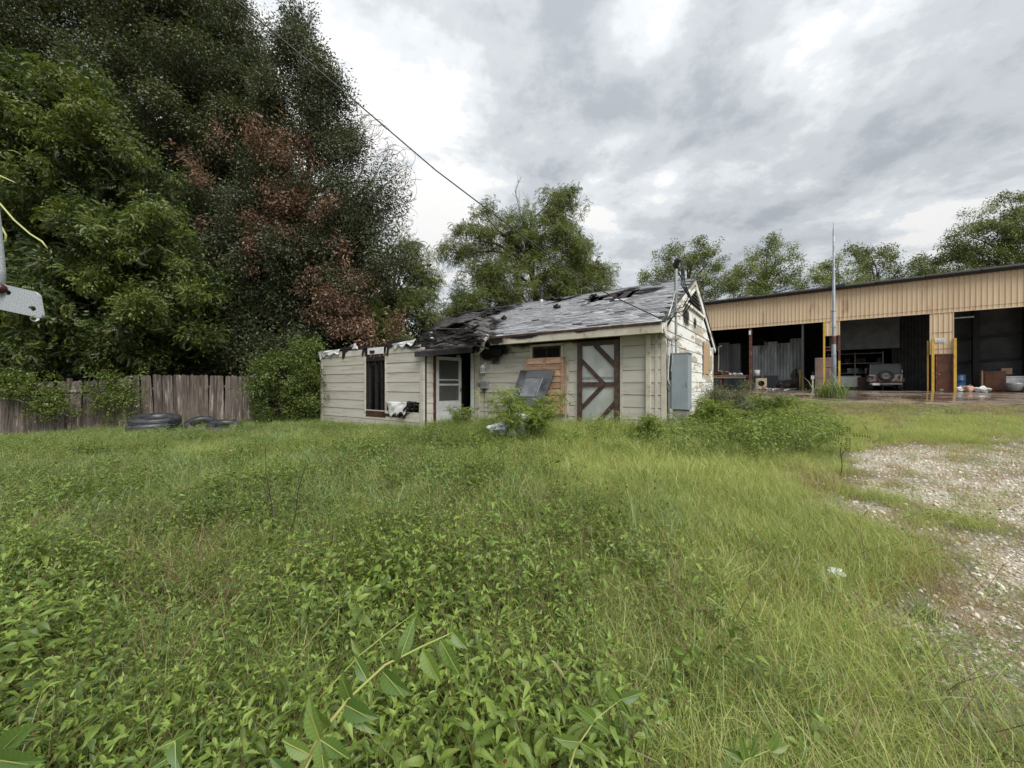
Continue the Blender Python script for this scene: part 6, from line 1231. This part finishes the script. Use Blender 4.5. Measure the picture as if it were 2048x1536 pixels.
# ---------------------------------------------------------------- trees
def lobe_pts(c, r, n, gap=.0, squash=.85):
    d = rng.normal(size=(n * 2, 3)); d /= np.linalg.norm(d, axis=1)[:, None]; q = r * (.35 + .65 * rng.random(n * 2) ** .45); q *= 1 + .22 * np.sin(d[:, 0] * 5 + c[0] * 3) * np.cos(d[:, 2] * 6 + c[1])
    p = d * q[:, None]; p[:, 2] *= squash; P_ = np.array(c) + p
    k_ = max(6, len(P_) // 11); P_ = P_[:k_][rng.integers(0, k_, len(P_))] + rng.normal(0, 1, P_.shape) * (.07 * r + .14) * np.array([1, 1, .6])
    f = 1.7 / max(r, .5) ** .35; m_ = vn(P_[:, 0] + P_[:, 1] * .7, P_[:, 2] * 1.1 + P_[:, 1] * .3, f, 70) > gap; return P_[m_][:n]
def tree(name, label, basepx, d, lobes, c, dens, scl, tint=.5, trunk=.3, gap=.3, extra=(), tilt=.9, cat='tree', group=None, bare=0, lean=0, z0=None):
    """lobes: (photo x, photo y, radius in photo px, distance)"""
    b_ = at(basepx, CY, d); b_.z = tz(b_.x, b_.y) - .1; t = thing(name, label, cat, b_, 0, group)
    L_ = [(at(px, py, dd) - b_, r_ * dd / F) for (px, py, r_, dd) in lobes]
    ctr = sum((q for q, _ in L_), Vector()) / len(L_); topz = max(q.z for q, _ in L_)
    tr = MB(); k = 7; path = [Vector((0, 0, 0))]
    for i in range(1, k + 1): s_ = i / k; path.append(Vector((ctr.x * s_ ** 1.5 + .25 * math.sin(s_ * 5 + d), ctr.y * s_ ** 1.5, topz * .86 * s_)))
    tr.tube(path, [trunk * (1 - .82 * i / k) * (1.25 if i == 0 else 1) for i in range(k + 1)], 9); tr.obj('trunk', M['bark'], t, True)
    br = MB()
    for (q, r_) in L_:
        zt = max(.15, min(.8, (q.z - r_ * 1.3) / (topz * .86 + 1e-6))); j = zt * k; i = min(int(j), k - 1); s0 = path[i].lerp(path[i + 1], j - i); e = q - s0; mid = s0 + e * .5 + Vector((random.gauss(0, .1), random.gauss(0, .1), .12)) * e.length
        r0 = trunk * .38 * (1 - zt * .5); pp = [s0, s0.lerp(mid, .5) + Vector((0, 0, .03 * e.length)), mid, mid.lerp(q, .5), q]; br.tube(pp, [r0, r0 * .8, r0 * .62, r0 * .45, r0 * .25], 6)
        for _ in range(7):
            v = Vector((random.gauss(0, 1), random.gauss(0, 1), random.gauss(.2, .8))).normalized() * r_ * ru(.6, 1.0); a = mid.lerp(q, ru(.2, 1)); m2 = a + v * .5 + Vector((0, 0, .08 * r_)); br.tube([a, m2, q + v], [r0 * .22, r0 * .14, .006], 4, 0, False)
    br.obj('branches', M['bark'], t, True)
    pts = []; tt = []
    for (q, r_) in L_:
        n = int(dens * r_ ** 2); P_ = lobe_pts(q, r_, n, gap); pts.append(P_); tt.append(np.clip(tint + .35 * (vn(P_[:, 0] * 1.3, P_[:, 2] * 1.3, 1, 80) - .5) * 2 + rng.normal(0, .06, len(P_)) + ru(-.1, .1), 0, 1))
    o = scatter('crown', np.concatenate(pts), c, scl * rng.uniform(.75, 1.25, sum(map(len, pts))), np.concatenate(tt), tilt, parent=t, full=False)
    for (nm, lb, cc, dn, sc_, tn, gp) in extra:
        pts = [lobe_pts(at(px, py, dd) - b_, r_ * dd / F, int(dn * (r_ * dd / F) ** 2), gp) for (px, py, r_, dd) in lb]; P_ = np.concatenate(pts)
        scatter(nm, P_, cc, sc_ * rng.uniform(.75, 1.25, len(P_)), np.clip(tn + rng.normal(0, .2, len(P_)), 0, 1), tilt, parent=t)
    return t
LT_ = [(110, 165, 30, 13.2), (190, 235, 40, 13.4), (90, 250, 34, 13), (240, 300, 30, 13.4), (60, 330, 24, 13), (300, 430, 34, 13.2), (230, 480, 40, 13), (160, 560, 34, 12.8), (330, 520, 34, 13.2), (360, 460, 20, 13.4), (120, 440, 30, 13), (250, 600, 36, 12.9), (20, 210, 26, 13), (30, 620, 30, 12.8), (330, 610, 26, 13.2), (380, 580, 22, 13.4)]
TG = 'trees behind the left fence'
tree('broadleaf_tree', 'huge yellow green broadleaf tree at the far left with drooping compound leaves', 120, 16.5,
    [(40, 250, 95, 14.5), (150, 230, 95, 14.8), (230, 340, 85, 15), (60, 400, 110, 15), (260, 500, 105, 14.5), (180, 610, 100, 14.2), (60, 580, 105, 14.4), (350, 560, 75, 14.8), (330, 660, 80, 14.6), (90, 690, 80, 14), (-60, 300, 120, 15), (-70, 520, 120, 14.5), (230, 700, 70, 14.4)], P_tpd, 115, 1.0, .22, .32, .26, extra=[('bright_sprays', LT_, P_tpd, 130, .85, .85, .42)], group=TG)  # extra sprays take a brighter yellow green tint than the crown
tree('broadleaf_tree', 'tall dark green tree filling the upper left corner', 230, 20,
    [(60, 60, 150, 19.5), (190, 70, 130, 19.5), (310, 60, 110, 19), (390, 160, 90, 18.8), (300, 230, 110, 19.2), (170, 300, 120, 20), (60, 190, 120, 19.5), (420, 260, 70, 19), (-80, 100, 150, 19), (250, -100, 160, 19.5), (90, -120, 160, 19.5), (390, -40, 80, 19), (400, 380, 60, 19.4)], P_broad, 36, 1.05, .25, .42, .33, group=TG)
tree('broadleaf_tree', 'narrow dark tree with upright leading shoots left of the overhead wire', 450, 21,
    [(430, 90, 60, 21), (440, 200, 70, 20.8), (500, 140, 38, 20.6), (480, 220, 60, 20.6), (385, 130, 60, 21), (455, 20, 26, 21), (500, 75, 14, 20.6), (430, 15, 24, 21), (512, 90, 10, 20.6), (478, 48, 10, 20.6), (500, 50, 8, 20.6), (420, 0, 12, 21), (445, -10, 14, 21), (520, 120, 12, 20.6), (528, 165, 12, 20.6), (495, 100, 14, 20.6), (470, 300, 80, 20.8), (520, 240, 40, 20.6), (400, 20, 45, 21)], P_small, 75, 1.15, .45, .25, .20, group=TG)
dead = [(555, 300, 58, 16.6), (590, 365, 60, 16.5), (620, 430, 50, 16.6), (550, 440, 46, 16.6), (520, 510, 34, 16.6), (600, 490, 36, 16.6), (385, 320, 32, 17.2), (350, 380, 28, 17), (440, 280, 24, 17.2), (640, 610, 44, 15.8), (670, 660, 36, 15.8), (760, 640, 48, 16), (700, 600, 40, 16.2), (730, 690, 30, 15.8), (400, 430, 24, 17), (690, 520, 34, 16.6), (560, 270, 26, 16.6)]
tree('scorched_tree', 'fire scorched tree with rust brown dead leaf clusters and a tall thin top', 565, 17.6,
    [(600, 120, 52, 18), (590, 50, 26, 18), (560, 60, 12, 18), (575, 18, 12, 18), (602, 8, 11, 18), (627, 35, 12, 18), (548, 105, 14, 18), (650, 120, 14, 18), (672, 190, 16, 17.8), (700, 215, 12, 17.8), (705, 285, 14, 17.6), (735, 330, 16, 17.4), (535, 160, 14, 18), (790, 470, 18, 17), (810, 520, 14, 16.8), (795, 410, 12, 17), (615, 85, 18, 18), (635, 180, 56, 17.8), (570, 190, 52, 17.8), (680, 250, 44, 17.8), (610, 270, 62, 17.6), (690, 330, 56, 17.4), (560, 360, 62, 17.6), (640, 400, 70, 17.2), (740, 420, 50, 17), (700, 490, 62, 17), (590, 520, 70, 17.2), (670, 570, 60, 17), (500, 440, 60, 17.6), (500, 560, 60, 17.4), (765, 360, 26, 17), (660, 175, 30, 17.6), (430, 500, 50, 17.8), (780, 530, 36, 16.8)], P_small, 60, 1.05, .30, .27, .41,
    extra=[('dead_foliage', dead, P_dead, 38, 1.0, .55, .44), ('browned_leaves', [(600, 330, 90, 16.9), (600, 450, 90, 16.8), (670, 560, 90, 16.5), (700, 420, 60, 16.6), (450, 360, 60, 17.2)], P_dead, 7, .85, .35, .40)], group=TG)
# bare curling twigs on its right side
tw = thing('bare_vine', 'bare grey curling vine stems sticking out right of the scorched tree', 'vine', at(740, 420, 17)); o0 = tw.location.copy(); mb = MB()
for (cx, cy, r_, n) in ((742, 262, 32, 18), (790, 330, 36, 20), (806, 400, 34, 20), (770, 300, 24, 16), (815, 440, 22, 16), (730, 240, 16, 8)):
    for _ in range(n):
        a0 = ru(0, 6.28); rr = r_ * ru(.35, 1.0); ox, oy = random.gauss(0, r_ * .35), random.gauss(0, r_ * .35); arc = ru(2.0, 4.2) * random.choice((-1, 1)); dd = 16.8 + ru(-.8, .8)
        mb.tube([at(cx + ox + rr * math.cos(a0 + arc * s_ / 8) * (1 - s_ / 20), cy + oy + rr * math.sin(a0 + arc * s_ / 8) * (1 - s_ / 20), dd) - o0 for s_ in range(9)], [.011 - .0009 * s_ for s_ in range(9)], 4, cap=False)
for (x1, y1) in ((800, 340), (815, 430), (750, 250), (830, 400), (780, 300)): mb.tube([at(690, 470, 17) - o0, at((690 + x1) / 2, (470 + y1) / 2 - 10, 16.9) - o0, at(x1, y1, 16.8) - o0], [.045, .03, .01], 5)
mb.obj('vine_stems', M['twig'], tw); 
tree('shrub', 'loose mixed green bush overgrowing the gap between the board fence and the house', 580, 14.3, [(505, 760, 20, 14.0), (530, 735, 24, 14.1), (565, 715, 24, 14.2), (600, 690, 18, 14.4), (610, 740, 36, 14.6), (560, 770, 38, 14.2), (610, 800, 40, 14.9), (550, 815, 26, 14.1), (632, 770, 26, 15.3), (590, 830, 30, 14.6), (625, 705, 20, 15)], P_vin2, 240, 1.1, .45, .05, .28, cat='shrub')
tree('understory_tree', 'dark shady tree low behind the middle of the fence', 470, 18.6, [(420, 620, 80, 18), (500, 640, 80, 18.4), (580, 640, 70, 18), (440, 710, 70, 17.6), (540, 720, 70, 17.8), (640, 700, 60, 17.4), (360, 600, 60, 18), (600, 580, 60, 18.4)], P_small, 70, 1.2, .12, .2, .26, group=TG)
tree('young_tree', 'young green tree just left of the collapsed roof', 800, 19.5, [(815, 520, 40, 19.5), (840, 570, 40, 19), (780, 590, 46, 19), (830, 630, 44, 18.4), (770, 660, 46, 18), (725, 600, 46, 19), (855, 610, 26, 18), (700, 660, 50, 18), (810, 490, 18, 19.5), (860, 540, 16, 19)], P_mid, 130, .95, .5, .16, .34, group=TG)
tree('pecan_tree', 'large spreading pecan tree standing behind the house roof', 1080, 25,
    [(1130, 425, 46, 25), (1105, 400, 22, 25), (1135, 395, 20, 25), (1090, 470, 50, 24.6), (1130, 510, 56, 24.6), (1050, 500, 48, 24.4), (1000, 470, 42, 24.4), (945, 480, 42, 24.2), (900, 505, 30, 24), (965, 425, 18, 24.4), (962, 455, 24, 24.4), (1020, 560, 60, 24.4), (1100, 570, 60, 24.2), (1170, 560, 44, 24.6), (980, 600, 56, 24), (1060, 610, 56, 24), (1200, 570, 30, 24.8), (1210, 540, 16, 24.8), (925, 590, 24, 23.6), (900, 640, 36, 23.4), (1040, 430, 20, 24.6), (1140, 600, 46, 24), (955, 530, 30, 24), (940, 640, 40, 23.4), (1160, 500, 22, 24.6), (1175, 540, 20, 24.6)], P_mid, 108, 1.02, .55, .38, .30)
db = thing('dead_branch', 'bare dead branches poking out of the top of the pecan tree', 'branch', at(1055, 470, 24.8)); o0 = db.location.copy(); mb = MB()
def fork(px, py, tx, ty, r_, dep):
    mb.tube([at(px, py, 24.8) - o0, at((px + tx) / 2 + ru(-4, 4), (py + ty) / 2, 24.8) - o0, at(tx, ty, 24.8) - o0], [r_, r_ * .8, r_ * .5], 4)
    if dep:
        for _ in range(3): s_ = ru(.4, 1); x_, y_ = px + (tx - px) * s_, py + (ty - py) * s_; fork(x_, y_, x_ + ru(-14, 14), y_ - ru(10, 26), r_ * .5, dep - 1)
fork(1060, 480, 1030, 380, .05, 2); fork(1070, 470, 1050, 410, .045, 2); mb.obj('dead_branches', M['twig'], db)['kind'] = 'stuff'
RG = 'trees beyond the warehouse'
def rt(label, bx, d, lobes, tint=.5, dens=30, scl=1.0, trunk=.4, gap=.36): return tree('oak_tree', label, bx, d, [(a, b_, c_ * 1.04, d + ru(-1.5, 1.5)) for a, b_, c_ in lobes], P_farp, dens, scl, tint, trunk, gap, group=RG)
rt('round topped tree behind the gable, nearest the weatherhead', 1390, 40, [(1350, 530, 40), (1395, 500, 34), (1410, 488, 18), (1370, 560, 44), (1310, 560, 28), (1430, 560, 40), (1330, 510, 16), (1290, 565, 14), (1400, 600, 50), (1420, 520, 24)], .4)
rt('pointed tree between the gable and the steel pole', 1530, 42, [(1545, 500, 28), (1540, 482, 14), (1520, 530, 36), (1565, 540, 34), (1490, 560, 36), (1550, 580, 44), (1590, 575, 22), (1470, 590, 36), (1455, 545, 22), (1500, 600, 40), (1575, 510, 14)], .6)
rt('low yellowish tree just right of the steel pole', 1690, 42, [(1650, 545, 24), (1675, 530, 24), (1640, 570, 22), (1690, 560, 32), (1710, 575, 30), (1630, 548, 12), (1660, 590, 30)], .85)
rt('broad dark tree over the middle of the warehouse roof', 1750, 44, [(1740, 510, 28), (1760, 540, 34), (1715, 520, 24), (1780, 515, 18), (1800, 550, 26), (1740, 565, 34), (1700, 500, 14), (1790, 580, 34), (1830, 560, 20)], .42)
rt('wide tree left of the tall one at the right photo edge', 1880, 42, [(1860, 535, 26), (1890, 510, 30), (1920, 530, 40), (1850, 560, 26), (1885, 560, 40), (1845, 520, 12), (1950, 555, 40)], .35)
rt('tallest tree at the right photo edge', 2010, 40, [(1960, 450, 36), (2000, 425, 34), (2035, 450, 46), (1930, 470, 24), (1985, 490, 50), (2050, 510, 60), (2010, 540, 60), (2090, 460, 60), (2140, 500, 80), (1940, 500, 30), (2020, 400, 18)], .38, gap=.38)
# the wood behind: one mass of foliage down to the ground
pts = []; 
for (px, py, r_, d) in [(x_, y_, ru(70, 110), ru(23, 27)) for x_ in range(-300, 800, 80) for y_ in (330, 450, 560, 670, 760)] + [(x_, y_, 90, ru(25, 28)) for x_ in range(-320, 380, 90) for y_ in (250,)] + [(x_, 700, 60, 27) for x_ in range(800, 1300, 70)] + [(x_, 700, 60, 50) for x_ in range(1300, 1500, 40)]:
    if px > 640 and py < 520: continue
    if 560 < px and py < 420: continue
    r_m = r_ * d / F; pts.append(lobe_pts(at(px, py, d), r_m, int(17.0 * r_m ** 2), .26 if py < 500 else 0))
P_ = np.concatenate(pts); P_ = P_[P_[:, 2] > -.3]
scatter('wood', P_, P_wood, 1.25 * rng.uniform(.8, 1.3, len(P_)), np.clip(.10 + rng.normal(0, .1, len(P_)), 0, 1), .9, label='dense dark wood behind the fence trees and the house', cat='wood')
# shaded trunks inside the wood, each a tree trunk that shows under the crowns
for k, (px, d, r_, lab) in enumerate(((535, 19.5, .16, 'dark slender trunk left of the scorched tree trunk'), (395, 19, .13, 'slim dark trunk behind the upright fence boards'))):
    b_ = at(px, CY, d); b_.z = -.3; t = thing('tree_trunk', lab, 'tree trunk', b_); mb = MB(); mb.tube([(0, 0, 0), (.1, 0, 3), (-.1, 0, 6), (.3, 0, 9.5)], [r_, r_ * .85, r_ * .6, r_ * .25], 8); mb.obj('trunk', M['bark'], t, True)
